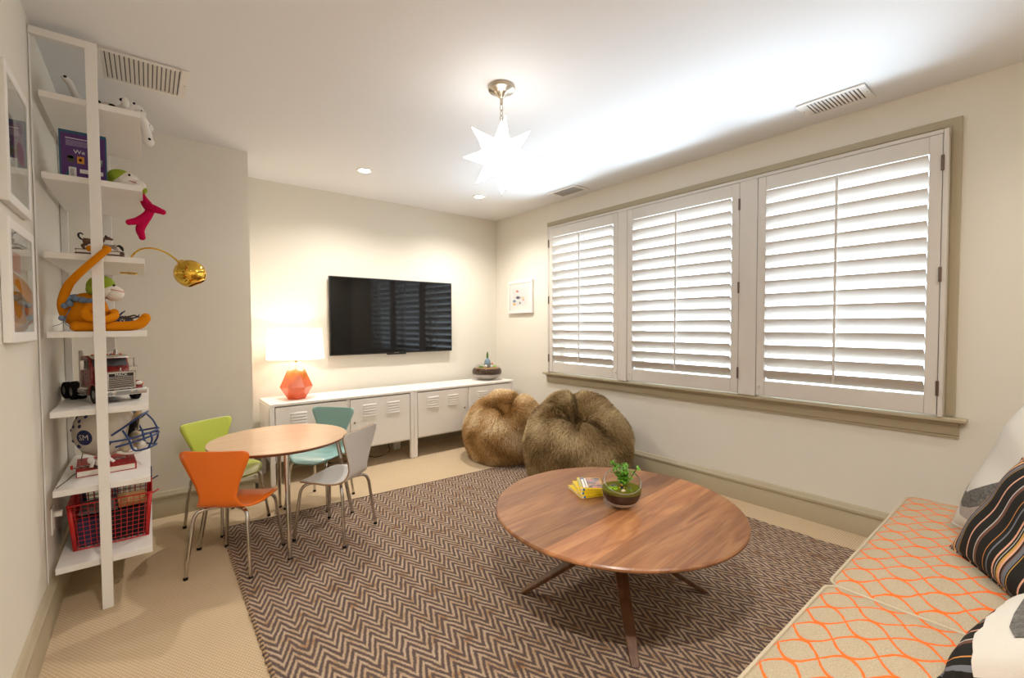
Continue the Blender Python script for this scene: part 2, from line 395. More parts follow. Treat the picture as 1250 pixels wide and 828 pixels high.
struct(g2.obj('trim_3', M['trim'], smooth=25), 'moulded apron below the window sill')

# the three sashes behind the shutters
PAN = [(2.425, 3.278), (1.412, 2.332), (.412, 1.298)]     # shutter panels, far to near
PZ0, PZ1 = .752, 2.178
M['pane'] = glass('window_glass', (.97, .99, 1.0), 0, 1.45, .0)
for i, (a, b) in enumerate(((2.32, WY1), (1.36, 2.32), (WY0, 1.36))):
    g = G(); x0, x1 = XW + .10, XW + .145; fw = .05
    g.box(x0, a, WZ0, x1, a + fw, WZ1).box(x0, b - fw, WZ0, x1, b, WZ1).box(x0, a + fw, WZ0, x1, b - fw, WZ0 + fw).box(x0, a + fw, WZ1 - fw, x1, b - fw, WZ1)
    o = struct(g.obj('window_%d' % (i + 1), M['white'], smooth=0), ['window sash behind the far shutter', 'window sash behind the middle shutter', 'window sash behind the near shutter'][i])
    G().box(XW + .12, a + fw, WZ0 + fw, XW + .124, b - fw, WZ1 - fw).obj('pane', M['pane'], o, smooth=0)

# shutter surround (fixed frame with two mullions)
XS = XW - .062                     # room-side face of the shutters
g = G()
for a, b in ((3.278, 3.30), (2.332, 2.425), (1.298, 1.412), (.392, .412)):
    g.box(XS - .002, a, .746, XW + .03, b, 2.2 if a in (3.278, .392) else 2.1795)
g.box(XS - .001, .4125, 2.18, XW + .03, 3.2775, 2.2)
struct(g.obj('trim_4', M['shutter'], bevel=.003), 'white shutter surround with two wide mullions')

def louvre_mesh(length):
    wd, th, ang = .0905, .011, math.radians(47)
    pts = []
    for k in range(16):
        t = 2 * PI * k / 16; pts.append((wd / 2 * math.cos(t), th / 2 * math.sin(t)))
    ca, sa = math.cos(ang), math.sin(ang)
    # room edge (-X) tilted up
    rows = [[(p * ca + q * sa, y, -p * sa + q * ca) for p, q in pts] for y in (-length / 2, length / 2)]
    g = G().surf(rows, cv=True)
    for r in rows: g.add(r, [tuple(range(16))])
    return g.mesh('louvre', M['shutter'])
names = ['far plantation shutter beside the corner picture', 'middle plantation shutter between the two wide mullions', 'near plantation shutter next to the sofa']
for i, (a, b) in enumerate(PAN):
    t = thing('plantation_shutter', 'white louvred ' + names[i], 'shutter', (XW - .04, (a + b) / 2, PZ0), group='window shutters')
    hw = (b - a) / 2 - .0025; hz = PZ1 - PZ0; sw = .05; xa, xb = -.022, .012; rt, rb = .088, .098
    for s in (-1, 1):
        y0, y1 = sorted((s * hw, s * (hw - sw)))
        G().box(xa, y0, .002, xb, y1, hz).obj('stile', M['shutter'], t, bevel=.003)
    for z0, z1 in ((.002, rb), (hz - rt, hz)):
        G().box(xa + .001, -(hw - sw), z0, xb - .001, hw - sw, z1).obj('rail', M['shutter'], t, bevel=.003)
    n = 15; z0, z1 = rb, hz - rt; pitch = (z1 - z0) / n
    me = louvre_mesh(2 * (hw - sw) - .004)
    for k in range(n):
        link('slat', me, t, (-.005, 0, z0 + pitch * (k + .5)), smooth=60)
    G().box(-.053, -.006, z0 + pitch * .5 - .02, -.042, .006, z1 - .01).obj('tilt_rod', M['shutter'], t, bevel=.003)
    hs = 1 if i == 0 else -1
    for z in (.14, .72, 1.28):
        G().tube([(xa - .004, hs * (hw + .001), z - .038), (xa - .004, hs * (hw + .001), z + .038)], .0065, 8).obj('hinge', M['hinge'], t)
    G().cbox((xa - .004, -hs * (hw - .02), .06), (.008, .012, .016)).obj('catch', M['shutter'], t, bevel=.002)

# ceiling registers
def vent(label, x0, x1, y0, y1, n, axis, cat='vent'):
    t = thing('ceiling_vent', label, cat, ((x0 + x1) / 2, (y0 + y1) / 2, H), group='ceiling vents')
    w_, l_ = (x1 - x0) / 2, (y1 - y0) / 2; e = .034; e2 = .026; z0 = -.008
    ix, iy = (w_ - e, l_ - e2) if w_ > l_ else (w_ - e2, l_ - e)
    g = G().box(-w_, -l_, z0, -ix, l_, -.0005).box(ix, -l_, z0, w_, l_, -.0005).box(-ix, -l_, z0, ix, -iy, -.0005).box(-ix, iy, z0, ix, l_, -.0005)
    g.obj('frame', M['white_metal'], t, bevel=.002)
    G().box(-ix, -iy, -.002, ix, iy, -.0005).obj('backing', M['darkvoid'], t, smooth=0)
    along = ix if axis == 'x' else iy
    if axis == 'x': gm = G().box(-.0062, -iy, -.009, .0062, iy, -.0055, Matrix.Rotation(.35, 4, 'Y'))
    else: gm = G().box(-ix, -.0062, -.009, ix, .0062, -.0055, Matrix.Rotation(.35, 4, 'X'))
    me = gm.mesh('slat', M['white_metal'])
    for k in range(n):
        d = -along + 2 * along * (k + .5) / n
        link('slat', me, t, (d, 0, 0) if axis == 'x' else (0, d, 0), smooth=0)
    for s in (-1, 1):
        p = (s * (w_ - .012), 0, z0) if w_ > l_ else (0, s * (l_ - .012), z0)
        G().lathe([(0, -.0015), (.003, -.001), (.0035, 0)], 8, p).obj('screw', M['nickel'], t)
vent('white slatted ceiling vent above the shelf unit', -.175, .178, 2.66, 2.985, 17, 'x')
vent('white slatted ceiling vent above the near shutter', 2.835, 3.04, .672, .985, 14, 'y')
vent('white slatted ceiling vent above the far shutter', 2.89, 3.09, 2.715, 3.05, 14, 'y')

# recessed downlights; the ones out of view are added as fill
M['bulb'] = emit('downlight_bulb', (1.0, .93, .82), 30)
def downlight(x, y, label, power):
    t = thing('recessed_downlight', label, 'downlight', (x, y, H), group='recessed ceiling downlights')
    G().lathe([(.062, -.0005), (.062, -.004), (.05, -.007), (.043, -.004), (.040, -.001)], 32, caps=False).obj('trim_ring', M['white'], t)
    G().lathe([(0, -.004), (.03, -.003), (.04, -.0012)], 24, caps=False).obj('lens', M['bulb'], t)
    l = bpy.data.lights.new('downlight_lamp', 'SPOT'); l.energy = power; l.color = WARM; l.spot_size = math.radians(150); l.spot_blend = 1.0; l.shadow_soft_size = .03
    o = bpy.data.objects.new('downlight_lamp', l); COL.objects.link(o); o.location = (x, y, H - .03)
downlight(1.342, 3.492, 'round recessed downlight nearer the projecting wall', 50)
downlight(2.458, 3.527, 'round recessed downlight below the star pendant, nearer the window', 60)
downlight(.30, .25, 'round recessed fill light added out of view near the left wall behind the camera', 85)  # out-of-view fixture added as fill for camera-facing surfaces
downlight(1.342, -.42, 'round recessed fill light added out of view above the near end of the sofa back', 24)  # unseen fixture added to brighten the camera side
downlight(2.458, -.42, 'round recessed fill light added out of view above the window end of the sofa back', 22)  # unseen fixture added to lighten the pillows from behind

# star pendant
def pendant():
    px, py = 1.428, 1.846
    t = thing('star_pendant', 'glowing white glass star lamp hanging on a chain', 'pendant lamp', (px, py, H))
    G().lathe([(.068, -.0005), (.07, -.006), (.066, -.02), (.045, -.028), (.03, -.036), (.018, -.052), (.008, -.06), (0, -.06)], 40).obj('canopy', M['nickel'], t)
    G().lathe([(0, -.085), (.008, -.085), (.008, -.062), (.004, -.058)], 12).obj('stem', M['nickel'], t)
    z = -.092
    for k in range(5):
        pts = [Vector((math.cos(a) * .0085, 0, z - .014 + math.sin(a) * .0175)) for a in np.linspace(0, 2 * PI, 14)[:-1]]
        if k % 2: pts = [Vector((0, p.x, p.z)) for p in pts]
        G().tube(pts, .0022, 6, closed=True).obj('chain_link', M['nickel'], t); z -= .0275
    cz = 2.085 - H
    ms = emit('star_glass', (1.0, .97, .93), 2.9)
    # stellated body: long pyramid points over a small rounded core
    core = .075; dirs = []
    for s in (1, -1): dirs.append((Vector((0, 0, s)), .195))
    for k in range(6):
        a = 2 * PI * k / 6 - .68; dirs.append((Vector((math.cos(a), math.sin(a), 0)), .205))
    for s in (1, -1):
        for k in range(4):
            a = PI / 2 * k - .68 + .15 * s; e = math.radians(43) * s
            dirs.append((Vector((math.cos(a) * math.cos(e), math.sin(a) * math.cos(e), math.sin(e))), .215 if s > 0 else .19))
    body = G().ball((0, 0, cz), core, 16, 10).obj('star_core', ms, t)
    for d, ln in dirs:
        ref = Vector((0, 0, 1)) if abs(d.z) < .9 else Vector((1, 0, 0)); x = d.cross(ref).normalized(); y = d.cross(x)
        base = [Vector((0, 0, cz)) + d * core * .55 + (x * math.cos(q) + y * math.sin(q)) * .058 for q in (PI / 4, 3 * PI / 4, 5 * PI / 4, 7 * PI / 4)]
        tip = Vector((0, 0, cz)) + d * ln
        pt = G().add(base + [tip], [(0, 1, 4), (1, 2, 4), (2, 3, 4), (3, 0, 4)]).obj('star_point', ms, t, smooth=0)
        G().ball(tip, .0025, 6, 4).obj('solder_tip', M['nickel'], pt)
        gl = G()
        for b_ in base: gl.tube([b_ + (tip - b_) * .45, tip], .0008, 4)
        gl.obj('lead_line', M['nickel'], pt)
pendant()

# ------------------------------------------------------------------ rug
def rug():
    t = thing('area_rug', 'large brown and tan zigzag woven rug under the coffee table', 'rug', (.315, 3.19, 0))
    # slightly skewed rectangle: corners in world
    c = [Vector((.315, 3.17, 0)), Vector((2.90, 3.0, 0)), Vector((2.93, -.3, 0)), Vector((.30, -.3, 0))]
    base = Vector((.315, 3.19, 0)); n, m = 40, 40; top = []
    for i in range(n + 1):
        row = []
        for j in range(m + 1):
            a = c[0].lerp(c[1], j / m); b = c[3].lerp(c[2], j / m); p = a.lerp(b, i / n)
            w_ = .006 * math.sin(i * 2.1) * (j in (0, m)) + .0
            row.append(p - base + Vector((w_, 0, .006 + .0008 * math.sin(i * 1.3) * math.sin(j * .9))))
        top.append(row)
    g = G().surf(top)
    rim = [top[0][j] for j in range(m + 1)] + [top[i][m] for i in range(1, n + 1)] + [top[n][j] for j in range(m - 1, -1, -1)] + [top[i][0] for i in range(n - 1, 0, -1)]
    g.surf([[Vector((p.x, p.y, 0.0005)) for p in rim], rim], cv=True)
    g.obj('weave', M['rug'], t, smooth=60)
    # whipped side edge: little loops of tan and brown yarn
    for col_i, nm in ((0, 'edge_stitching'), (1, 'edge_stitching')):
        e = G(); L_ = 3.4; N_ = 260
        for k in range(N_):
            if k % 2 != col_i: continue
            f = k / N_; p = c[0].lerp(c[3], f) - base + Vector((.002 * math.sin(k * 1.7), 0, .0052))
            e.ball(p, (.010, .0062, .0045), 6, 4, Matrix.Rotation(.5, 3, 'Z'))
        o = e.obj(nm, mat('yarn_%d' % col_i, '#a98a66' if col_i == 0 else '#55463f', .9), t); o['kind'] = 'stuff'
    e = G(); a0, b0 = c[0] - base, c[1] - base
    e.tube([a0.lerp(b0, k / 30) + Vector((0, .003, .0048 + .0004 * math.sin(k * 3))) for k in range(31)], .0048, 6).obj('hem', mat('rug_hem', '#6d5a52', .9), t)
rug()

# ------------------------------------------------------------------ coffee table
def coffee_table():
    cx, cy, R, zt = 1.603, 1.252, .535, .42
    t = thing('coffee_table', 'round walnut coffee table with crossed splayed legs on the rug', 'table', (cx, cy, .007), math.radians(4.7))
    z = zt - .007; cuts = [-R, -.40, -.222, -.048, .125, .30, .43, R]
    layers = [(R - .006, z), (R - .001, z - .005), (R, z - .011), (R - .006, z - .018), (R - .022, z - .026)]
    tones = [.80, 1.0, 1.34, .76, 1.02, .88, 1.08]
    for i in range(len(cuts) - 1):
        rows = []
        for (r, zz) in layers:
            a, b = max(cuts[i], -r), min(cuts[i + 1], r); K = 14
            ys = [a + (b - a) * (.5 - .5 * math.cos(PI * k / K)) for k in range(K + 1)]
            ring = [(math.sqrt(max(r * r - q * q, 0)), q, zz) for q in ys] + [(-math.sqrt(max(r * r - q * q, 0)), q, zz) for q in reversed(ys)]
            rows.append(ring)
        g = G().surf(rows, cv=True)
        g.add(rows[0], [tuple(range(len(rows[0])))]); g.add(rows[-1], [tuple(range(len(rows[-1])))])
        g.obj('board', walnut('walnut_board_%d' % i, 1.3 + i * 2.37, tones[i], c0='#5c3722', c1='#96633f', c2='#b68558'), t, smooth=30)
    wl = walnut('walnut_leg', 3.1, .42, 2)
    feet = [(-.29, .272), (.326, -.232), (-.271, -.296), (.30, .32)]
    rot = Matrix.Rotation(-math.radians(4.7), 3, 'Z')
    for i, (fx, fy) in enumerate(feet):
        f = rot @ Vector((fx, fy, 0)); d = f.normalized(); s = Vector((-d.y, d.x, 0))
        # each leg leans right across the centre: low foot, high end under the far side of the top
        top = -d * .20 + Vector((0, 0, z - .028)); rows = []
        for k in range(7):
            q = k / 6; p = f.lerp(top, q); ww = .026 + .016 * math.sin(PI * q); hh = .030 + .035 * q
            nrm = Vector((d.x * .5, d.y * .5, .85))
            off = s * (.022 if i % 2 else -.022) * 0
            rows.append([p + s * ww * .62 + Vector((0, 0, 0)), p + s * ww * .62 + Vector((0, 0, 0)) + d * hh, p - s * ww * .62 + d * hh, p - s * ww * .62])
        rows[0] = [Vector((v.x, v.y, 0.0)) for v in rows[0]]
        g = G().surf(rows, cv=True); g.add(rows[0], [(0, 1, 2, 3)]); g.add(rows[-1], [(0, 1, 2, 3)])
        g.obj('leg', wl, t, bevel=.004, smooth=40)
    G().lathe([(.0, z - .03), (.2, z - .03), (.2, z - .0265), (0, z - .0265)], 32, caps=False).obj('mounting_plate', wl, t)
coffee_table()

# ------------------------------------------------------------------ children's table and chairs
def kids_table():
    t = thing('childrens_table', 'round beech laminate childrens table with chrome legs', 'table', (.592, 2.925, 0))
    r, z = .37, .562
    beech = walnut('beech_laminate', 5.0, 1.0, 0, '#dcb691', '#e2be9a', '#e6c5a4', .25)
    G().lathe([(0, z), (r - .002, z), (r, z - .002), (r, z - .004)], 72, caps=False).obj('tabletop', beech, t, smooth=30)
    G().lathe([(r, z - .004), (r - .002, z - .012), (r - .010, z - .019), (0, z - .019)], 72, caps=False).obj('edge_band', mat('dark_edge', '#7b4c33', .45), t, smooth=40)
    for i, (fx, fy) in enumerate(((-.045, -.397), (.068, .388), (-.405, .038), (.412, -.02))):
        d = Vector((fx, fy, 0)); top = d.normalized() * .315
        G().tube([(top.x, top.y, z - .02), (top.x * 1.03, top.y * 1.03, z - .06), (fx, fy, .012)], [.0135, .0135, .0105], 14).obj('leg', M['chrome'], t)
        G().lathe([(.012, 0), (.013, .002), (.012, .013)], 12, (fx, fy, 0)).obj('foot_cap', M['rubber'], t)
        G().lathe([(.03, z - .024), (.03, z - .0195)], 16, (top.x, top.y, 0)).obj('leg_plate', M['chrome'], t)
kids_table()

CH_LEGS = {}
def kid_chair(colour, label, loc, facing):
    t = thing('childrens_chair', label, 'chair', (loc[0], loc[1], .007 if label.startswith('white') else 0), math.atan2(-facing[0], facing[1]), group='childrens chairs around the round table')
    m = mat('lacquer_' + label.split()[0], colour, .32, spec=.45, coat=.15)
    # side profile (y forward, z up) of the moulded shell, front edge to top edge
    prof = spline([(0, .175, .318), (0, .12, .334), (0, .02, .338), (0, -.075, .332), (0, -.125, .342), (0, -.148, .376), (0, -.158, .43), (0, -.168, .50), (0, -.186, .628)], 5)
    arc = [0.]
    for a, b in zip(prof, prof[1:]): arc.append(arc[-1] + (b - a).length)
    Lg = arc[-1]
    key = [0, .06, .14, .22, .29, .33, .37, .43, .50, .57, Lg]
    wid = [.27, .31, .335, .325, .26, .195, .175, .208, .268, .328, .365]
    rows = []; nt_ = 12
    # extra samples near both ends for rounded corners
    S = sorted(set([0, .004, .012, .025, .045] + list(np.linspace(.07, Lg - .06, 26)) + [Lg - .042, Lg - .026, Lg - .014, Lg - .005, Lg]))
    P = np.array([[p.y, p.z] for p in prof])
    for s in S:
        y, z = np.interp(s, arc, P[:, 0]), np.interp(s, arc, P[:, 1]); w_ = np.interp(s, key, wid) / 2
        rc = .045
        for d in (s, Lg - s):
            rr = .085 if d == s and s < .1 else rc
            if d < rr: w_ = (w_ - rr) + math.sqrt(max(rr * rr - (rr - d) ** 2, 0))
        row = []
        for j in range(nt_ + 1):
            q = -1 + 2 * j / nt_; x = q * w_
            back = max(0, min(1, (s - .3) / .12)); seat = 1 - back
            front = max(0, 1 - s / .06)
            row.append((x, y + back * .55 * x * x - (1 if s < .03 else 0) * .35 * x * x, z + seat * .28 * x * x * (1 if s < .3 else 0) - front * .006))
        rows.append(row)
    G().surf(rows).obj('seat_shell', [m, M['ply'] if label.startswith('white') else m], t, smooth=70, solid=.009)
    for sx in (-1, 1):
        for sy in (-1, 1):
            path = [(sx * .03, sy * .05 - .01, .318), (sx * .085, sy * .085 - .01, .319)] + bez((sx * .09, sy * .09 - .01, .319), (sx * .118, sy * .115 - .006, .318), (sx * .126, sy * .128, .308), (sx * .131, sy * .137, .27), 7) + [(sx * .155, sy * .163, .012)]
            lg = G().tube(path, .0088, 12).obj('leg', M['chrome'], t)
            G().lathe([(.0095, 0), (.0105, .002), (.0098, .014)], 10, (sx * .155, sy * .163, 0)).obj('foot_cap', M['rubber'], lg)
            G().lathe([(.007, .319), (.007, .327)], 8, (sx * .1, sy * .098 - .01, 0)).obj('bumper', M['white'], lg)
    G().lathe([(.0, .308), (.055, .308), (.06, .314), (.06, .329), (0, .333)], 24, (0, -.01, 0)).obj('mounting_plate', M['chrome'], t)
    return t
kid_chair('#f4781a', 'orange moulded childrens chair with chrome legs nearest the shelf unit', (.333, 2.681), (.2, .26))
kid_chair('#c3cf55', 'lime green moulded childrens chair in front of the projecting wall', (.358, 3.272), (.46, -.80))
kid_chair('#9cc6c2', 'pale teal moulded childrens chair in front of the low cabinet', (.905, 3.247), (-.75, -.66))
kid_chair('#dcd8d3', 'white moulded childrens chair standing with all legs on the rug', (.833, 2.684), (-.19, .255))

# ------------------------------------------------------------------ low metal cabinets
CX0, CW, CD, CHT, CY = .692, 1.187, .40, .63, 3.761
def cabinet(x0, label):
    t = thing('metal_cabinet', label, 'cabinet', (x0 + CW / 2, CY + CD / 2, 0), group='low white metal cabinets')
    w_, d = CW / 2 - .001, CD / 2; wm = M['white_metal']; zb = .175
    g = G().box(-w_, -d + .012, zb, -w_ + .012, d, CHT - .022).box(w_ - .012, -d + .012, zb, w_, d, CHT - .022).box(-w_, -d + .012, zb, w_, d, zb + .014).box(-w_, d - .008, zb, w_, d, CHT - .022)
    g.box(-.014, -d + .012, zb, .014, -d + .03, CHT - .022)
    g.obj('body', wm, t, bevel=.0025)
    G().box(-w_, -d, CHT - .022, w_, d, CHT).obj('top', wm, t, bevel=.004)
    for sx in (-1, 1):
        for sy in (-1, 1):
            x = sx * (w_ - .0165); y = sy * (d - .0165)
            z1 = CHT - .022 if sy < 0 else zb
            a = .0165
            G().box(x - a, y - a + (.0 if sy > 0 else .0), .006, x + a, y + a, z1).obj('leg', wm, t, bevel=.0025)
            G().lathe([(.012, 0), (.014, .002), (.014, .0065)], 12, (x, y, 0)).obj('foot', M['white'], t)
    for sx in (-1, 1):
        a, b = sorted((sx * .012, sx * (w_ - .036)))
        cxd = (a + b) / 2; dw = (b - a) - .006; z0, z1 = zb + .012, CHT - .03
        do = G().box(a + .003, -d + .002, z0, b - .003, -d + .02, z1).obj('door', wm, t, bevel=.003)
        for f in (-.195, .205):
            vx = cxd + f * dw; vw = .058
            for k in range(5):
                zz = z1 - .058 - k * .0225
                pr_ = [(-d + .0025, zz - .007), (-d - .0045, zz - .005), (-d - .0052, zz + .001), (-d + .0025, zz + .009)]
                rows = [[(vx + q * vw * (1 if 0 < i < 3 else 1.04), (y if 0 < i < 3 else -d + .0025), z) for y, z in pr_] for i, q in enumerate((-1, -.97, .97, 1))]
                G().surf(rows).obj('vent_slot', wm, do, smooth=60)
        kx = sx * .045
        G().lathe([(.0, 0), (.0075, 0), (.0075, .006), (.0, .006)], 14, mx=Matrix.Translation((kx, -d + .002, (z0 + z1) / 2 + .01)) @ Matrix.Rotation(PI / 2, 4, 'X')).obj('lock', M['nickel'], do)
cabinet(CX0, 'low white metal cabinet under the table lamp')
cabinet(CX0 + CW, 'low white metal cabinet beside the tan bean bag')
# cable lying under the cabinets
tag(G().tube(spline([(1.2, 4.20, .09), (1.22, 4.1, .006), (1.4, 4.05, .006), (1.52, 4.0, .03), (1.62, 4.0, .006), (1.78, 4.1, .006), (1.8, 4.2, .1)], 8), .0035, 6).obj('power_cable', M['black']), 'black power cable lying on the carpet under the cabinets', 'cable')

# ------------------------------------------------------------------ television
def tv():
    x0, x1, z0, z1 = 1.268, 2.542, .950, 1.674; y = YB - .06
    t = thing('television', 'black flat television mounted on the cream wall', 'television', ((x0 + x1) / 2, YB, z0))
    hw = (x1 - x0) / 2; h = z1 - z0
    G().box(-hw, -.06, 0, hw, -.028, h).obj('bezel', M['black'], t, bevel=.004)
    scr = mat('tv_screen', '#040405', .06, spec=.5)
    G().box(-hw + .009, -.0615, .014, hw - .009, -.0595, h - .009).obj('screen', scr, t, smooth=0)
    G().box(-.30, -.028, .15, .30, -.0005, .58).obj('wall_mount', M['black'], t, bevel=.003)
    G().box(-.095, -.056, -.013, .105, -.035, 0).obj('sensor_bar', M['black'], t, bevel=.003)
    g = G(); g.cbox((0, -.0606, .0068), (.05, .0006, .005)); g.obj('logo_plate', M['chrome'], t, smooth=0)
tv()

# ------------------------------------------------------------------ table lamp
def lamp():
    x, y, zb = .928, 3.955, CHT
    t = thing('table_lamp', 'lit table lamp with faceted orange base and white drum shade', 'lamp', (x, y, zb))
    m, tt, b, N, L = nt('orange_white_glaze')
    tc = N.new('ShaderNodeTexCoord'); sx = N.new('ShaderNodeSeparateXYZ'); L.new(tc.outputs['Object'], sx.inputs[0])
    nz = N.new('ShaderNodeTexNoise'); nz.inputs['Scale'].default_value = 14; L.new(tc.outputs['Object'], nz.inputs['Vector'])
    zz = math_n(N, L, 'ADD', sx.outputs[2], math_n(N, L, 'MULTIPLY', math_n(N, L, 'SUBTRACT', nz.outputs['Fac'], .5), .09))
    f = math_n(N, L, 'DIVIDE', zz, .31)
    L.new(ramp(N, L, f, [(.0, lin('#f0602f')), (.5, lin('#f67a4a')), (.66, lin('#f08a38')), (.76, lin('#f2b468')), (.80, lin('#f4e8d6'))]), b.inputs['Base Color'])
    b.inputs['Roughness'].default_value = .18; b.inputs['Coat Weight'].default_value = .4
    levels = [(.072, .0, 0), (.122, .098, .5), (.052, .285, 0), (.047, .295, 0)]
    n = 6; rows = []
    for r, z, off in levels:
        rows.append([(r * math.cos(2 * PI * (k + off) / n + .3), r * math.sin(2 * PI * (k + off) / n + .3), z) for k in range(n)])
    g = G(); g.add(rows[0], [tuple(range(n))]); g.add(rows[3], [tuple(range(n))])
    for a, b_, flip in ((rows[0], rows[1], 0), (rows[1], rows[2], 1)):
        for k in range(n):
            if not flip: g.add([a[k], a[(k + 1) % n], b_[k]], [(0, 1, 2)]); g.add([a[(k + 1) % n], b_[(k + 1) % n], b_[k]], [(0, 1, 2)])
            else: g.add([a[k], a[(k + 1) % n], b_[(k + 1) % n]], [(0, 1, 2)]); g.add([a[k], b_[(k + 1) % n], b_[k]], [(0, 1, 2)])
    g.surf([rows[2], rows[3]], cv=True)
    g.obj('base', m, t, smooth=0, bevel=.002)
    G().lathe([(.008, .295), (.008, .345), (.016, .347), (.016, .39), (.0, .39)], 14).obj('stem', M['brass'], t)
    ms, ts, bs, N, L = nt('lamp_shade_cloth'); N.remove(bs)
    df = N.new('ShaderNodeBsdfDiffuse'); df.inputs[0].default_value = (.92, .9, .86, 1); tr = N.new('ShaderNodeBsdfTranslucent'); tr.inputs[0].default_value = (.95, .9, .82, 1)
    mx = N.new('ShaderNodeMixShader'); mx.inputs[0].default_value = .65; L.new(df.outputs[0], mx.inputs[1]); L.new(tr.outputs[0], mx.inputs[2]); L.new(mx.outputs[0], N['Material Output'].inputs[0])
    sh = G().lathe([(.215, .325), (.198, .572)], 56, caps=False).obj('lamp_shade', ms, t, smooth=60)
    for r, z in ((.215, .325), (.198, .572)):
        G().tube([(r * math.cos(a), r * math.sin(a), z) for a in np.linspace(0, 2 * PI, 49)[:-1]], .002, 6, closed=True).obj('shade_ring', M['white'], sh)
    gs = G()
    for k in range(3): a = 2 * PI * k / 3; gs.tube([(0, 0, .56), (.198 * math.cos(a), .198 * math.sin(a), .57)], .0015, 5)
    gs.tube([(0, 0, .38), (0, 0, .562)], .003, 6); gs.obj('harp', M['brass'], t)
    bl = G().ball((0, 0, .435), (.028, .028, .036), 14, 10).obj('bulb', emit('lamp_bulb', (1, .86, .68), 12), t)
    l = bpy.data.lights.new('table_lamp_light', 'POINT'); l.energy = 5.5; l.color = (1.0, .86, .70); l.shadow_soft_size = .045
    o = bpy.data.objects.new('table_lamp_light', l); COL.objects.link(o); o.location = (x, y, zb + .455)
lamp()
M['soil'] = mat('terrarium_soil', '#4a3121', .95, spec=.1, bump=1., bscale=300, var=.5, vscale=120)
M['gravel'] = mat('pale_gravel', '#c9bdb0', .8, bump=1., bscale=250, var=.35, vscale=150)
M['glass_glint'] = mat('pale_glass_glint', '#dfe2e4', .4, bump=1., bscale=200, var=.2, vscale=120)  # bluish-white highlight of clear glass put into a solid colour
M['moss'] = mat('moss', '#7a7a26', .95, spec=.1, bump=1., bscale=260, var=.5, vscale=60)
M['clear'] = glass('clear_glass', (.97, .985, .98), 0, 1.45, .03)
M['leaf'] = mat('leaf_green', '#74b52c', .45, var=.25, vscale=20)
M['lime'] = mat('bright_moss', '#a5d92a', .6)
M['stone'] = mat('grey_stone', '#5a5c60', .6, var=.3, vscale=40)
M['bark'] = mat('stem_bark', '#6b4b2d', .8)

def leaf_g(g, p, d, up, ln, wd):
    d = d.normalized(); s = d.cross(up).normalized(); u = s.cross(d)
    pts = [p, p + d * ln * .4 + s * wd + u * ln * .12, p + d * ln * .4 + u * ln * .06, p + d * ln * .4 - s * wd + u * ln * .12, p + d * ln - u * ln * .1]
    g.add(pts, [(0, 2, 1), (0, 3, 2), (1, 2, 4), (2, 3, 4)])

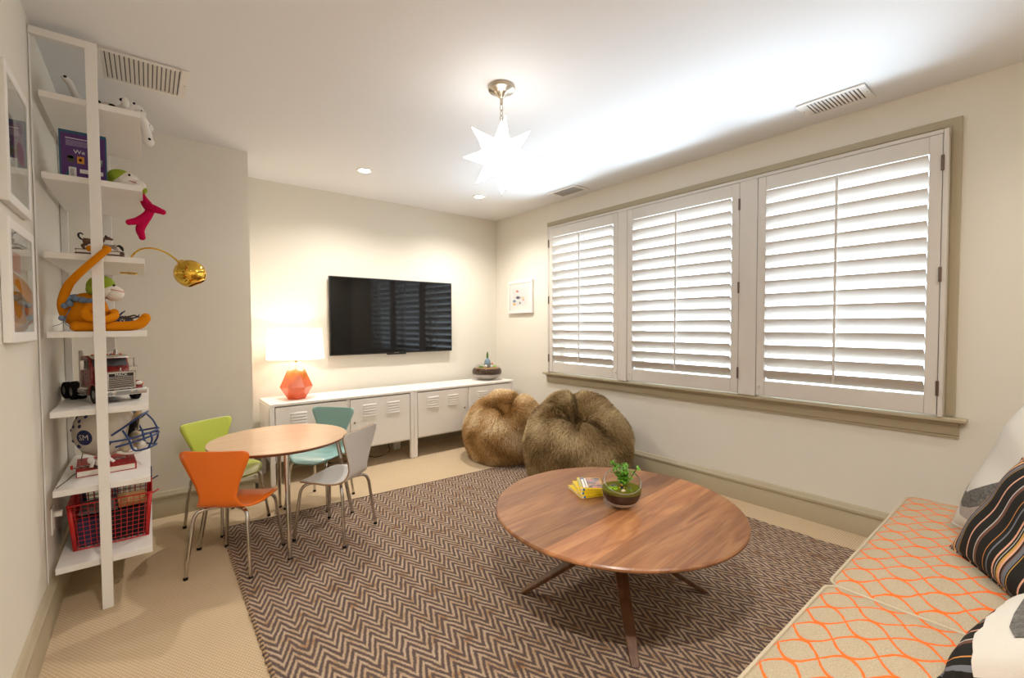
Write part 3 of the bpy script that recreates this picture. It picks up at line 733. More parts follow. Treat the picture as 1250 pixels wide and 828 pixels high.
def terrarium_table():
    x, y, z0, R = 1.605, 1.222, .421, .088
    t = thing('glass_terrarium', 'slant-cut glass bowl terrarium with a small green tree on the coffee table', 'terrarium', (x, y, z0))
    cv = Vector((-.628, -.778, 0))                 # towards the camera: the mouth slopes this way
    c = Vector((0, 0, .083))
    n = Vector((cv.x * .42, cv.y * .42, .9)).normalized(); h = .040      # plane of the mouth
    ax = n; e1 = Vector((-cv.y, cv.x, 0)).normalized(); e2 = ax.cross(e1)
    tmax = math.acos(h / R); rows = []
    for i in range(25):                           # sphere polar about n from the mouth down, flattened foot
        th = tmax + (PI - tmax) * i / 24
        row = []
        for j in range(48):
            a = 2 * PI * j / 48; p = c + (ax * math.cos(th) + (e1 * math.cos(a) + e2 * math.sin(a)) * math.sin(th)) * R
            if p.z < .002: p.z = .002
            row.append(p)
        rows.append(row)
    o = G().surf(rows, cv=True).obj('glass_bowl', M['clear'], t, smooth=180)
    G().tube([p for p in rows[0]], .0026, 8, closed=True).obj('rim', glass('glass_rim', (.9, .93, .92), 0, 1.45, .35), o)
    def layer(name, z_lo, z_hi, m, bump=0.):
        rr = []; r_ = R - .004
        for k in range(9):
            zz = z_lo + (z_hi - z_lo) * k / 8; q = math.sqrt(max(r_ * r_ - (zz - c.z) ** 2, 0)); rr.append((q, zz))
        g = G().lathe(rr + ([(0, z_hi + bump)] if bump else []), 36, caps=not bump); return g.obj(name, m, t, smooth=50)
    layer('bottom_layer', .004, .030, M['glass_glint']); layer('soil', .0302, .072, M['soil']); layer('moss_bed', .0722, .084, M['moss'], .008)  # lowest layer: highlight in the clear bowl bottom painted as a pale solid
    g = G()
    for k in range(60):
        a, r_ = random.random() * 2 * PI, math.sqrt(random.random()) * .066
        g.ball((r_ * math.cos(a), r_ * math.sin(a), .079), (.008, .008, .005), 6, 4)
    mo = g.obj('moss_tufts', M['moss'], t); mo['kind'] = 'stuff'
    L_ = -e1                                      # image left
    G().ball(L_ * .03 - cv * .012 + Vector((0, 0, .086)), (.02, .011, .008), 10, 6, Matrix.Rotation(-.7, 3, 'Z')).obj('stone', M['stone'], t)
    G().ball(L_ * -.028 + cv * .02 + Vector((0, 0, .084)), (.012, .010, .007), 10, 6).obj('stone', M['stone'], t)
    G().ball(cv * .048 + L_ * .004 + Vector((0, 0, .086)), (.012, .009, .008), 7, 5).obj('stone', mat('white_quartz', '#d8c6a8', .5), t, smooth=0)
    g = G()
    for k in range(46):
        p = L_ * (.040 + random.uniform(-.02, .02)) + cv * (.018 + random.uniform(-.02, .02)) + Vector((0, 0, .082))
        leaf_g(g, p, Vector((random.uniform(-1, 1), random.uniform(-1, 1), .8)), Vector((0, 0, 1)), .016, .0035)
    g.obj('club_moss', M['lime'], t)
    g = G()
    for k in range(24):
        p = L_ * (-.022 + random.uniform(-.012, .012)) + cv * (.048 + random.uniform(-.012, .01)) + Vector((0, 0, .082))
        leaf_g(g, p, Vector((random.uniform(-1, 1), random.uniform(-1, 1), .9)), Vector((0, 0, 1)), .013, .003)
    g.obj('club_moss', mat('deep_moss', '#6c8f1c', .7), t)
    f = cv * .03 + L_ * .006 + Vector((0, 0, .081))
    fg = G(); fg.mat(0).cbox(f + Vector((0, 0, .007)), (.008, .006, .014)); fg.mat(1).cbox(f + Vector((0, 0, .017)), (.011, .007, .009)); fg.mat(2).ball(f + Vector((0, 0, .026)), .0045, 8, 6)
    for s in (-1, 1): fg.mat(2).ball(f + L_ * .009 * s + Vector((0, 0, .014)), .003, 6, 4)
    fg.mat(0).ball(f + Vector((0, 0, .0305)), (.0045, .0045, .003), 8, 4)
    fg.obj('figurine', [M['stone'], mat('fig_navy', '#2c3038', .5), mat('fig_yellow', '#e0b21e', .4)], t)
    tree0 = L_ * -.016 - cv * .008 + Vector((0, 0, .08))
    g = G(); tips = []
    for k in range(16):
        e = tree0 + Vector((random.uniform(-.045, .045), random.uniform(-.045, .045), random.uniform(.045, .112)))
        if k == 0: e = tree0 + L_ * .058 + Vector((0, 0, .118))
        if k == 1: e = tree0 - L_ * .056 + Vector((0, 0, .085))
        pts = spline([tree0 + Vector((random.uniform(-.004, .004), random.uniform(-.004, .004), 0)), tree0.lerp(e, .5) + Vector((random.uniform(-.006, .006), 0, .006)), e], 4); tips.append(pts)
        g.tube(pts, .0013, 5)
    g.obj('stem', M['bark'], t)
    g = G()
    for pts in tips:
        for p in pts[3:]:
            for _ in range(4): leaf_g(g, p, Vector((random.uniform(-1, 1), random.uniform(-1, 1), random.uniform(-.3, .6))), Vector((0, 0, 1)), random.uniform(.014, .022), random.uniform(.005, .008))
    fo = g.obj('foliage', M['leaf'], t)
terrarium_table()

def terrarium_low():
    x, y, z0, R = 2.862, 3.98, CHT, .165
    t = thing('glass_terrarium', 'low round glass bowl of soil and cacti on the cabinet end', 'terrarium', (x, y, z0))
    c = .078; prof = []
    th = np.linspace(-1.18, 1.0, 16)
    bowl = [(0, .002)] + [(R * math.cos(a) * 1.0, .088 + .092 * math.sin(a)) for a in th]
    o = G().lathe(bowl, 48, caps=False).obj('glass_bowl', M['clear'], t, smooth=180)
    def at(r_, z): return r_
    def rad(z): return R * math.sqrt(max(1 - ((z - .088) / .092) ** 2, 0)) - .006
    for nm, a, b, m in (('bottom_layer', .012, .062, M['gravel']), ('soil', .0625, .125, M['soil'])):
        G().lathe([(rad(a + (b - a) * k / 8), a + (b - a) * k / 8) for k in range(9)], 36).obj(nm, m, t, smooth=50)
    m = M['gravel']
    G().lathe([(0, .1255), (rad(.128) - .01, .1255), (rad(.128) - .03, .131), (0, .134)], 30, caps=False).obj('sand', mat('tan_sand', '#a97e4c', .9, var=.3, vscale=60), t)
    g = G()
    for k in range(26): leaf_g(g, Vector((-.085 + random.uniform(-.018, .018), random.uniform(-.04, .02), .13)), Vector((random.uniform(-1, 1), random.uniform(-1, 1), 1.2)), Vector((0, 0, 1)), .035, .007)
    g.obj('succulent', M['leaf'], t)
    g = G()
    for k in range(18): leaf_g(g, Vector((.075 + random.uniform(-.018, .018), random.uniform(-.05, 0), .13)), Vector((random.uniform(-1, 1), random.uniform(-1, 1), 1)), Vector((0, 0, 1)), .028, .006)
    g.obj('succulent', M['lime'], t)
    G().lathe([(.018, .13), (.033, .15), (.037, .175), (.032, .205), (.018, .225), (.012, .232)], 16, (.0, -.01, 0)).obj('glass_bulb', mat('blue_glass', '#7b93a3', .12, .3), t)
    G().lathe([(.006, .23), (.012, .245), (.011, .28), (.004, .305)], 8, (.0, -.01, 0)).obj('cactus', mat('cactus', '#55732c', .7, bump=1, bscale=150), t)
    G().ball((.07, .0, .165), (.012, .012, .02), 8, 6).obj('pink_stone', mat('pink_stone', '#d98d76', .6), t)
    G().ball((-.035, -.03, .15), (.02, .014, .016), 8, 6).obj('white_stone', mat('white_stone', '#ded9d2', .5), t)
    G().ball((.03, -.045, .145), (.016, .014, .018), 8, 6).obj('white_stone', mat('white_stone2', '#d6dde2', .3), t)
terrarium_low()

# three yellow-spined books on the coffee table
def yellow_books():
    ye = mat('yellow_cover', '#eccb1f', .35); blue = mat('blue_label', '#1d6fa6', .4); wht = mat('label_white', '#e6e2da', .5)
    lab = ['bottom yellow-spined paperback of the stack on the coffee table', 'middle yellow-spined paperback of the stack on the coffee table', 'top yellow-spined paperback with a photo cover on the coffee table']
    R_, F_ = Vector((.778, -.628, 0)), Vector((.628, .778, 0))
    for i, (da, off) in enumerate(((.30, (-.004, -.016)), (.10, (-.010, -.002)), (-.04, (-.006, .008)))):
        z = .4212 + i * .0138
        ang = math.atan2(R_.y, R_.x) + da
        p = Vector((1.545, 1.402, 0)) + R_ * off[0] + F_ * off[1]
        t = thing('paperback_book', lab[i], 'book', (p.x, p.y, z), ang, group='yellow books on the coffee table')
        L_, D_, h = .112, .15, .0130
        g = G().box(0, 0, 0, L_, D_, .0016).box(0, 0, h - .0016, L_, D_, h).box(0, 0, 0, L_, .0018, h)
        g.obj('cover', ye, t, bevel=.0006)
        G().box(.002, .002, .0017, L_ - .003, D_ - .003, h - .0017).obj('pages', M['paper'], t, smooth=0)
        G().box(.004, -.0004, .001, .012, .0001, h - .001).obj('spine_label', wht, t, smooth=0)
        G().add([(.013, -.0004, .0015), (.022, -.0004, .0015), (.022, -.0004, h - .0015), (.0135, -.0004, h - .0015)], [(0, 1, 2, 3)]).obj('spine_label', blue, t, smooth=0)
        g = G()
        for k in range(9): g.box(.034 + k * .0075, -.0003, .0045, .034 + k * .0075 + .005, .0001, .0085)
        g.obj('spine_lettering', mat('spine_grey', '#b3962a', .5), t, smooth=0)
        if i == 2:
            m, tt, b, N, L = nt('photo_cover'); tc = N.new('ShaderNodeTexCoord'); vz = N.new('ShaderNodeTexVoronoi'); vz.inputs['Scale'].default_value = 45
            L.new(tc.outputs['Object'], vz.inputs['Vector'])
            sp = N.new('ShaderNodeSeparateColor'); L.new(vz.outputs['Color'], sp.inputs[0])
            L.new(ramp(N, L, sp.outputs[0], [(0, lin('#4b4a4e')), (.35, lin('#8a7a6c')), (.6, lin('#c99a78')), (.8, lin('#b7848f')), (1, lin('#6f7b86'))]), b.inputs['Base Color']); b.inputs['Roughness'].default_value = .25
            G().box(.012, .010, h, L_ - .003, D_ - .004, h + .0003).obj('cover_photo', m, t, smooth=0)
            gg = G(); gg.mat(0).box(.016, .012, h + .0003, .028, .125, h + .0005); gg.mat(0).box(.032, .012, h + .0003, .040, .138, h + .0005); gg.mat(1).box(.013, .128, h + .0003, .03, .145, h + .0005); gg.mat(2).box(.06, .012, h + .0003, .1, .022, h + .0005)
            gg.obj('cover_title', [wht, blue, mat('cover_pink', '#e07a9a', .4)], t, smooth=0)
            G().box(.002, .02, h, .008, .13, h + .0004).obj('cover_strip', mat('cover_teal', '#9fb9a0', .4), t, smooth=0)
yellow_books()

# ------------------------------------------------------------------ fur bean bags
def bean_bag(label, loc, R, hgt, tilt_dir, tilt, cols, seed, dim, hair, folds):
    rng = np.random.default_rng(seed)
    t = thing('fur_bean_bag', label, 'bean bag', (loc[0], loc[1], 0), group='faux fur bean bags')
    # radial profile: flat foot, fat belly, gathered dimple on top
    pr_ = np.array([(0, 0), (.55, 0), (.78, .05), (.93, .17), (1.0, .36), (.985, .55), (.90, .74), (.74, .91), (.56, 1.0), (.38, .99), (.22, .90), (.10, .74), (.02, .58), (0, .56)])
    s0 = np.linspace(0, 1, len(pr_))
    tv_ = Vector((tilt_dir[0], tilt_dir[1], 0)).normalized()
    axis = Vector((-tv_.y, tv_.x, 0)); rotm = np.array(Matrix.Rotation(tilt, 3, axis))
    def S(u, v):
        """u around (0..2pi), v bottom to dimple (0..1) -> points"""
        q = v * (len(pr_) - 1); i = np.clip(q.astype(int), 0, len(pr_) - 2); f = q - i
        pm = pr_[np.clip(i - 1, 0, None)]; p0 = pr_[i]; p1 = pr_[i + 1]; p2 = pr_[np.clip(i + 2, None, len(pr_) - 1)]
        ff = f[:, None]
        rz = .5 * ((2 * p0) + (p1 - pm) * ff + (2 * pm - 5 * p0 + 4 * p1 - p2) * ff ** 2 + (3 * p0 - pm - 3 * p1 + p2) * ff ** 3)
        r = np.clip(rz[:, 0], 0, None) * R; z = rz[:, 1] * hgt
        wtop = np.clip((v - .46) / .22, 0, 1) * np.clip((1.02 - v) / .06, 0, 1)
        fold = np.zeros_like(u)
        for k, (ang, dep, wid) in enumerate(folds):
            d = np.abs((u - ang + PI) % (2 * PI) - PI)
            fold += dep * np.exp(-(d / wid) ** 2)
        lump = .022 * np.sin(3 * u + seed) + .015 * np.sin(5 * u + 2.1 * seed + 4 * v)
        z = z - fold * wtop * hgt; r = r * (1 + lump) 
        x, y = r * np.cos(u) + dim[0] * np.clip((v - .5) * 2, 0, 1), r * np.sin(u) + dim[1] * np.clip((v - .5) * 2, 0, 1)
        P = np.stack([x, y, z], -1); c = np.array([0, 0, hgt * .45])
        P = (P - c) @ rotm.T + c
        low = P[:, 2] < .05
        P[:, 2] = np.where(P[:, 2] < 0, P[:, 2] * .02, P[:, 2])
        P[:, 2] += .006
        # stays clear of the wall
        return P
    nu, nv = 96, 60
    uu, vv = np.meshgrid(np.linspace(0, 2 * PI, nu, endpoint=False), np.linspace(0, 1, nv), indexing='xy')
    P = S(uu.ravel(), vv.ravel()).reshape(nv, nu, 3)
    zmin = P[..., 2].min(); 
    g = G().surf([[tuple(p) for p in row] for row in P], cv=True)
    under = mat('hide_' + str(seed), cols[1], .9)
    g.obj('cover', under, t, smooth=180)
    # fur: thin tapered blades combed down and outwards
    n = 70000
    # choose samples by area
    v_ = rng.random(n * 3); u_ = rng.random(n * 3) * 2 * PI
    p = S(u_, v_); e = 1e-3
    du = (S(u_ + e, v_) - p) / e; dv = (S(u_, np.clip(v_ + e, 0, 1)) - p) / e
    nn = np.cross(du, dv); ar = np.linalg.norm(nn, axis=1)
    keep = rng.random(n * 3) < ar / np.percentile(ar, 97)
    keep &= (p[:, 2] > .012) & (ar > 1e-7)
    idx = np.nonzero(keep)[0][:n]
    p, nn, dv, v_, u_ = p[idx], nn[idx] / ar[idx][:, None], dv[idx], v_[idx], u_[idx]
    ctr = np.array([0, 0, hgt * .45]); nn *= np.sign(((p - ctr) * nn).sum(1))[:, None] * np.where(v_ > .8, 1, 1)[:, None]
    dn = -dv / (np.linalg.norm(dv, axis=1)[:, None] + 1e-9)
    # clumps: shared lean from a smooth noise of position
    k3 = p * 26; cl = np.stack([np.sin(k3[:, 0] * 1.0 + 2.1 * np.sin(k3[:, 1] * .7)), np.sin(k3[:, 1] * 1.1 + 1.7 * np.sin(k3[:, 2] * .8)), np.sin(k3[:, 2] * .9 + 1.9 * np.sin(k3[:, 0] * .6))], -1)
    d = nn * .42 + dn * .75 + cl * .30 + rng.normal(0, .20, p.shape); d /= np.linalg.norm(d, axis=1)[:, None]
    ln = hair * rng.uniform(.6, 1.15, len(p)); tip = p + d * ln[:, None] - np.array([0, 0, 1]) * (ln * .18)[:, None]; mid = p + d * (ln * .5)[:, None] + nn * (ln * .07)[:, None]
    lim = XW - .004 - loc[0]
    for a in (p, mid, tip): a[:, 2] = np.maximum(a[:, 2], .004); a[:, 0] = np.minimum(a[:, 0], lim)
    sd = np.cross(d, nn + rng.normal(0, .3, p.shape)); sd /= np.linalg.norm(sd, axis=1)[:, None] + 1e-9
    wd = .0017
    V = np.stack([p - sd * wd, p + sd * wd, mid - sd * wd * .75, mid + sd * wd * .75, tip], 1).reshape(-1, 3)
    m_ = len(p); b0 = np.arange(m_) * 5
    tri = np.stack([b0, b0 + 1, b0 + 3, b0, b0 + 3, b0 + 2, b0 + 2, b0 + 3, b0 + 4], -1).reshape(-1, 3)
    me = bpy.data.meshes.new('fur'); me.vertices.add(len(V)); me.vertices.foreach_set('co', V.astype(np.float32).ravel())
    me.loops.add(tri.size); me.loops.foreach_set('vertex_index', tri.astype(np.int32).ravel())
    me.polygons.add(len(tri)); me.polygons.foreach_set('loop_start', np.arange(0, tri.size, 3, dtype=np.int32)); me.polygons.foreach_set('loop_total', np.full(len(tri), 3, np.int32))
    me.update(calc_edges=True)
    tone = np.clip(.5 + .22 * np.sin(k3[:, 0] * .45 + k3[:, 2] * .5) + .12 * cl[:, 1] + rng.normal(0, .16, m_), 0, 1)
    tn = np.stack([tone * .75, tone * .75, tone, tone, np.clip(tone + .18, 0, 1)], 1).ravel()
    at = me.attributes.new('tone', 'FLOAT', 'POINT'); at.data.foreach_set('value', tn.astype(np.float32))
    me.materials.append(fur_mat('fur_' + str(seed), *cols))
    o = bpy.data.objects.new('fur', me); COL.objects.link(o); o.parent = t; o['kind'] = 'stuff'
    return t
bean_bag('golden tan faux fur bean bag against the low cabinets', (2.575, 3.285), .385, .52, (-.63, -.78), math.radians(25), ('#6e4c24', '#c0945a', '#f4dfb6'), 3, (.05, .04), .038,
         [(.35, .26, .16), (1.6, .16, .2), (2.6, .12, .2), (-1.0, .14, .2), (3.9, .08, .3)])
bean_bag('olive brown faux fur bean bag in front of the window wall', (2.665, 2.475), .428, .60, (-.735, -.678), math.radians(29), ('#57432a', '#9c7f54', '#dcc79b'), 5, (.0, .0), .036,
         [(.80, .40, .13), (1.75, .30, .16), (2.6, .14, .2), (-1.55, .22, .14), (-.4, .12, .25), (3.9, .10, .2)])

# ------------------------------------------------------------------ sofa
def cushion(g, x0, x1, y0, y1, z0, z1, r, puff, n=24):
    """soft box: rounded-rectangle outline, crowned top"""
    cx, cy, hx, hy = (x0 + x1) / 2, (y0 + y1) / 2, (x1 - x0) / 2, (y1 - y0) / 2
    def ring(inset, z, rr):
        pts = []
        for q, (sx, sy) in enumerate(((1, 1), (-1, 1), (-1, -1), (1, -1))):
            for k in range(6):
                a = PI / 2 * (q + k / 5); pts.append((cx + sx * (hx - inset - rr) + rr * math.cos(a), cy + sy * (hy - inset - rr) + rr * math.sin(a), z))
        return pts
    rows = [ring(.01, z0, r), ring(0, z0 + .012, r), ring(-.004, (z0 + z1) / 2, r), ring(0, z1 - .010, r), ring(.003, z1 - .003, r), ring(.01, z1 + .001, r)]
    g.surf(rows, cv=True); g.add(rows[0], [tuple(range(24))])
    # crowned top as a grid of shrinking rings
    prev = rows[-1]
    for k in range(1, 9):
        f = k / 8; row = [(cx + (p[0] - cx) * (1 - f), cy + (p[1] - cy) * (1 - f), z1 + .001 + puff * (1 - (1 - f) ** 2.2)) for p in prev]
        rows.append(row)
    g.surf(rows[5:], cv=True)
    return ring(-.002, z1 - .004, r), ring(-.002, z0 + .006, r)
def sofa():
    x0, xm, x1, yf, zs = .50, 1.535, 2.59, .425, .465
    t = thing('sofa', 'beige sofa with orange lattice print seat cushions below the window end', 'sofa', ((x0 + x1) / 2, 0, 0))
    off = Vector((-(x0 + x1) / 2, 0, 0))
    def put(g, name, m, par=t, **k):
        g.v = [tuple(Vector(p) + off) for p in g.v]; return g.obj(name, m, par, **k)
    put(G().box(x0 + .01, -.48, .12, x1 - .01, yf - .03, .31), 'base', M['ogee'], bevel=.015)
    put(G().box(x0 + .005, -.62, .12, x1 - .005, -.40, .80), 'backrest', M['ogee'], bevel=.05, seg=4)
    for a, b in ((x0, xm - .003), (xm + .003, x1)):
        g = G(); w1, w2 = cushion(g, a, b, -.40, yf, .312, zs, .035, .022)
        c = put(g, 'seat_cushion', M['ogee'], smooth=50)
        gp = G().tube(w1, .0045, 8, closed=True).tube(w2, .0045, 8, closed=True)
        put(gp, 'piping', M['linen'], c)
    for a, b in ((x0 + .02, xm - .01), (xm + .01, x1 - .02)):
        g = G().ball(((a + b) / 2, -.32, .66), ((b - a) / 2, .10, .24), 24, 14); put(g, 'back_cushion', M['ogee'], smooth=180)
    for fx in (x0 + .08, x1 - .08):
        for fy in (-.52, yf - .10):
            put(G().lathe([(.018, 0), (.026, .121)], 12, (fx, fy, 0)), 'foot', M['bark'])
sofa()

# ------------------------------------------------------------------ throw pillows
def pillow_grid(w_, h_, th, n=28, sag=.0):
    """rows of points for front (+Y side = face) in local coords: x across, z up, y thickness; pinched corners"""
    F, B = [], []
    for i in range(n + 1):
        a = -1 + 2 * i / n; fr, br = [], []
        for j in range(n + 1):
            b = -1 + 2 * j / n
            e = max(0, (1 - a ** 4)) ** .55 * max(0, (1 - b ** 4)) ** .55
            px = w_ / 2 * b * (1 - .05 * (1 - a * a) * abs(b) ** 6 * 1.0); pz = h_ / 2 * a * (1 - .05 * (1 - b * b) * abs(a) ** 6)
            wr = .004 * math.sin(7 * a + 3 * b) * e
            fr.append(Vector((px, -th / 2 * e - wr, pz + h_ / 2))); br.append(Vector((px, th / 2 * e, pz + h_ / 2)))
        F.append(fr); B.append(br)
    return F, B
def pillow(label, corner, along, lean, w_, h_, th, m_front, m_back, cat='pillow', face_extra=None, squash=0.):
    """corner = bottom-left seen from the room, along = bottom edge direction, lean = backwards tilt"""
    al = Vector((along[0], along[1], 0)).normalized(); bk = Vector((al.y, -al.x, 0)) * -1
    # face looks along -bk
    up = (Vector((0, 0, 1)) * math.cos(lean) + bk * math.sin(lean)); yv = up.cross(al)
    mx = Matrix((al, yv, up)).transposed().to_4x4(); c = Vector(corner) + al * w_ / 2; mx.translation = c
    t = bpy.data.objects.new('throw_pillow', None); COL.objects.link(t); t.matrix_world = mx; tag(t, label, cat, 'throw pillows on the sofa')
    F, B = pillow_grid(w_, h_, th)
    g = G().surf(F).surf(B); o = g.obj('pillow_cover', m_front, t, smooth=60)
    n = len(F) - 1
    edge = [F[0][j] for j in range(n + 1)] + [F[i][n] for i in range(1, n + 1)] + [F[n][j] for j in range(n - 1, -1, -1)] + [F[i][0] for i in range(n - 1, 0, -1)]
    G().tube(edge, .0035, 6, closed=True).obj('seam', m_back, t)
    if face_extra: face_extra(t, F, w_, h_)
    return t
M['whitelinen'] = mat('white_linen', '#d4cfc5', .9, spec=.15, bump=.3, bscale=350, var=.05, vscale=200)
M['ink'] = mat('ink_print', '#8d8a84', .9, spec=.1, var=.95, vscale=110)
M['inklight'] = mat('belly_print', '#b9ada4', .9, spec=.1, var=.4, vscale=120)
def decal(t, F, w_, h_, poly, m, name, eps=.0018):
    """flat print laid on the pillow face; poly in 0..1 face coords, triangulated over the grid"""
    n = len(F) - 1
    def at(u, v):
        x, y = min(max(u, 0), .9999) * n, min(max(v, 0), .9999) * n; i, j = int(y), int(x); f, e = y - i, x - j
        p = (F[i][j] * (1 - e) + F[i][j + 1] * e) * (1 - f) + (F[i + 1][j] * (1 - e) + F[i + 1][j + 1] * e) * f
        return p + Vector((0, -eps, 0))
    top, bot = poly; g = G(); K = 64
    rows = []
    for k in range(K + 1):
        q = k / K; a = np.interp(q, np.linspace(0, 1, len(top)), [p[0] for p in top]), np.interp(q, np.linspace(0, 1, len(top)), [p[1] for p in top])
        b = np.interp(q, np.linspace(0, 1, len(bot)), [p[0] for p in bot]), np.interp(q, np.linspace(0, 1, len(bot)), [p[1] for p in bot])
        rows.append([at(a[0] + (b[0] - a[0]) * s / 10, a[1] + (b[1] - a[1]) * s / 10) for s in range(11)])
    g.surf(rows).obj(name, m, t, smooth=180)
def whale(t, F, w_, h_):
    decal(t, F, w_, h_, ([(.03, .36), (.07, .27), (.13, .26), (.22, .32), (.36, .44), (.55, .56), (.8, .58), (.95, .50)], [(.03, .30), (.07, .20), (.12, .15), (.22, .17), (.36, .24), (.55, .32), (.8, .36), (.95, .42)]), M['ink'], 'whale_print')
    decal(t, F, w_, h_, ([(.05, .22), (.12, .15), (.22, .17), (.36, .24), (.55, .32), (.8, .36)], [(.06, .19), (.12, .09), (.22, .08), (.36, .13), (.55, .22), (.8, .32)]), M['inklight'], 'whale_belly_print')
PIL = {}
pillow('large white linen pillow with a grey whale print at the far sofa end', (2.305, .255, .482), (-.81, -.588), .42, .52, .50, .13, M['whitelinen'], M['whitelinen'], face_extra=whale)
pillow('charcoal striped pillow leaning on the whale pillow', (2.045, .229, .482), (-.866, -.5), .50, .46, .36, .09, M['stripe'], M['stripe'])
def near_extra(t, F, w_, h_):
    decal(t, F, w_, h_, ([(.0, .99), (.2, .99), (.45, .99), (.7, .99), (.99, .99)], [(.0, .17), (.06, .155), (.12, .165), (.18, .15), (.24, .17), (.30, .16), (.36, .15), (.43, .165), (.5, .155), (.56, .165), (.62, .145), (.68, .16), (.74, .17), (.8, .15), (.86, .155), (.92, .165), (.99, .15)]), M['whitelinen'], 'linen_patch', .004)
    decal(t, F, w_, h_, ([(.05, .38), (.2, .36), (.4, .34), (.6, .36), (.75, .40), (.84, .36)], [(.05, .30), (.2, .26), (.4, .25), (.6, .26), (.75, .28), (.84, .32)]), M['ink'], 'feather_print', .0065)
pillow('striped pillow with a white linen patch nearest the camera', (1.72, .075, .482), (-.98, .17), 1.12, .47, .42, .15, M['stripe'], M['stripe'], face_extra=near_extra)

# ------------------------------------------------------------------ pictures
def picture(name, label, wall, y0, y1, z0, z1, fw, dep, prints, matw):
    """framed print; wall 'L' or 'R'; prints = list of (u0,v0,u1,v1,colour) flat shapes in the print area"""
    X = XL if wall == 'L' else XW; s = 1 if wall == 'L' else -1
    t = thing('framed_picture', label, 'picture', (X, (y0 + y1) / 2, z0), group='white framed pictures')
    hw = (y1 - y0) / 2; h = z1 - z0
    def bx(a, b, c, d, xa, xb): return (min(s * xa, s * xb), a, c, max(s * xa, s * xb), b, d)
    g = G()
    for a, b, c, d in ((-hw, -hw + fw, 0, h), (hw - fw, hw, 0, h), (-hw + fw, hw - fw, 0, fw), (-hw + fw, hw - fw, h - fw, h)): g.box(*bx(a, b, c, d, .001, dep))
    g.obj('frame', M['white'], t, bevel=.002)
    G().box(*bx(-hw + fw, hw - fw, fw, h - fw, .001, dep - .006)).obj('mat_board', mat('mat_board', '#f1eeea', .85), t, smooth=0)
    a0, a1, b0, b1 = -hw + fw + matw, hw - fw - matw, fw + matw, h - fw - matw
    pr_ = G().box(*bx(a0, a1, b0, b1, dep - .006, dep - .0055)).obj('print', mat('print_paper', prints[0], .8), t, smooth=0)
    for (u0, v0, u1, v1, c, shape) in prints[1]:
        # u runs left to right as seen from the room
        f = lambda u: (a0 + (a1 - a0) * u) if wall == 'L' else (a1 + (a0 - a1) * u)
        ya, yb = sorted((f(u0), f(u1))); za, zb = b0 + (b1 - b0) * v0, b0 + (b1 - b0) * v1
        if shape == 'r': g = G().box(*bx(ya, yb, za, zb, dep - .0055, dep - .0050))
        else:
            k = 18; cy_, cz_ = (ya + yb) / 2, (za + zb) / 2
            pts = [(s * (dep - .0048), cy_ + (yb - ya) / 2 * math.cos(2 * PI * q / k), cz_ + (zb - za) / 2 * math.sin(2 * PI * q / k)) for q in range(k)]
            if shape == 't': pts = [pts[0], pts[6], pts[12]]
            g = G().add(pts, [tuple(range(len(pts)))])
        g.obj('print_shape', mat('ink', c, .8), pr_, smooth=0)
    G().box(*bx(-hw + fw * .8, hw - fw * .8, fw * .8, h - fw * .8, dep - .003, dep - .002)).obj('glazing', M['clear'], t, smooth=0)
picture('p', 'small white framed print of coloured shapes beside the far shutter', 'R', 3.571, 3.978, 1.353, 1.708, .028, .03,
        ('#e6e2e2', [(.2, .74, .4, .93, '#e8764e', 't'), (.33, .76, .45, .88, '#d0566a', 't'), (.16, .42, .58, .50, '#d98a86', 'e'), (.24, .38, .5, .55, '#6c83ad', 'e'), (.0, .2, .22, .35, '#6b83a8', 'e'), (.02, .02, .2, .17, '#eab052', 'e'), (.45, .08, .56, .22, '#8e6d92', 'e'), (.62, .36, .8, .52, '#d9d3b0', 'e'), (.66, .24, .84, .4, '#e8936c', 't')]), .055)
picture('p', 'upper white framed collage print on the left wall', 'L', 2.055, 2.405, 1.613, 2.045, .030, .022,
        ('#e9e0d6', [(.0, .30, .22, .74, '#2e4a3c', 'r'), (.2, .30, .3, .72, '#8d3b45', 'r'), (.45, .34, .95, .58, '#d6a2a0', 'e'), (.05, .25, .95, .30, '#f4f0ea', 'r'), (.3, .05, .9, .24, '#e0d0b4', 'e'), (.5, .68, .9, .8, '#cfc2bd', 'e')]), .03)
picture('p', 'lower white framed print with a tawny arch shape on the left wall', 'L', 2.03, 2.42, 1.174, 1.562, .032, .022,
        ('#e6ddcf', [(.0, .9, .5, 1., '#b0b0ae', 't'), (.05, .62, .45, .86, '#d6685a', 'r'), (.0, .05, .5, .55, '#c78a35', 'e'), (.5, .2, .9, .8, '#d9cfb8', 'e'), (.1, .3, .4, .36, '#f0ebe0', 'r'), (.6, .1, .85, .25, '#c97f6e', 'e')]), .03)

# wall socket with a plug in it
t = thing('wall_socket', 'white wall socket with a plug beside the lowest shelf', 'socket', (XL, 2.76, .325))
G().box(.0005, -.036, 0, .006, .036, .115).obj('face_plate', M['white'], t, bevel=.002)
for z in (.032, .082): G().box(.006, -.016, z - .014, .008, .016, z + .014).obj('outlet', M['paper'], t, bevel=.002)
G().box(.008, -.012, .070, .034, .012, .094).obj('plug', M['white'], t, bevel=.004)

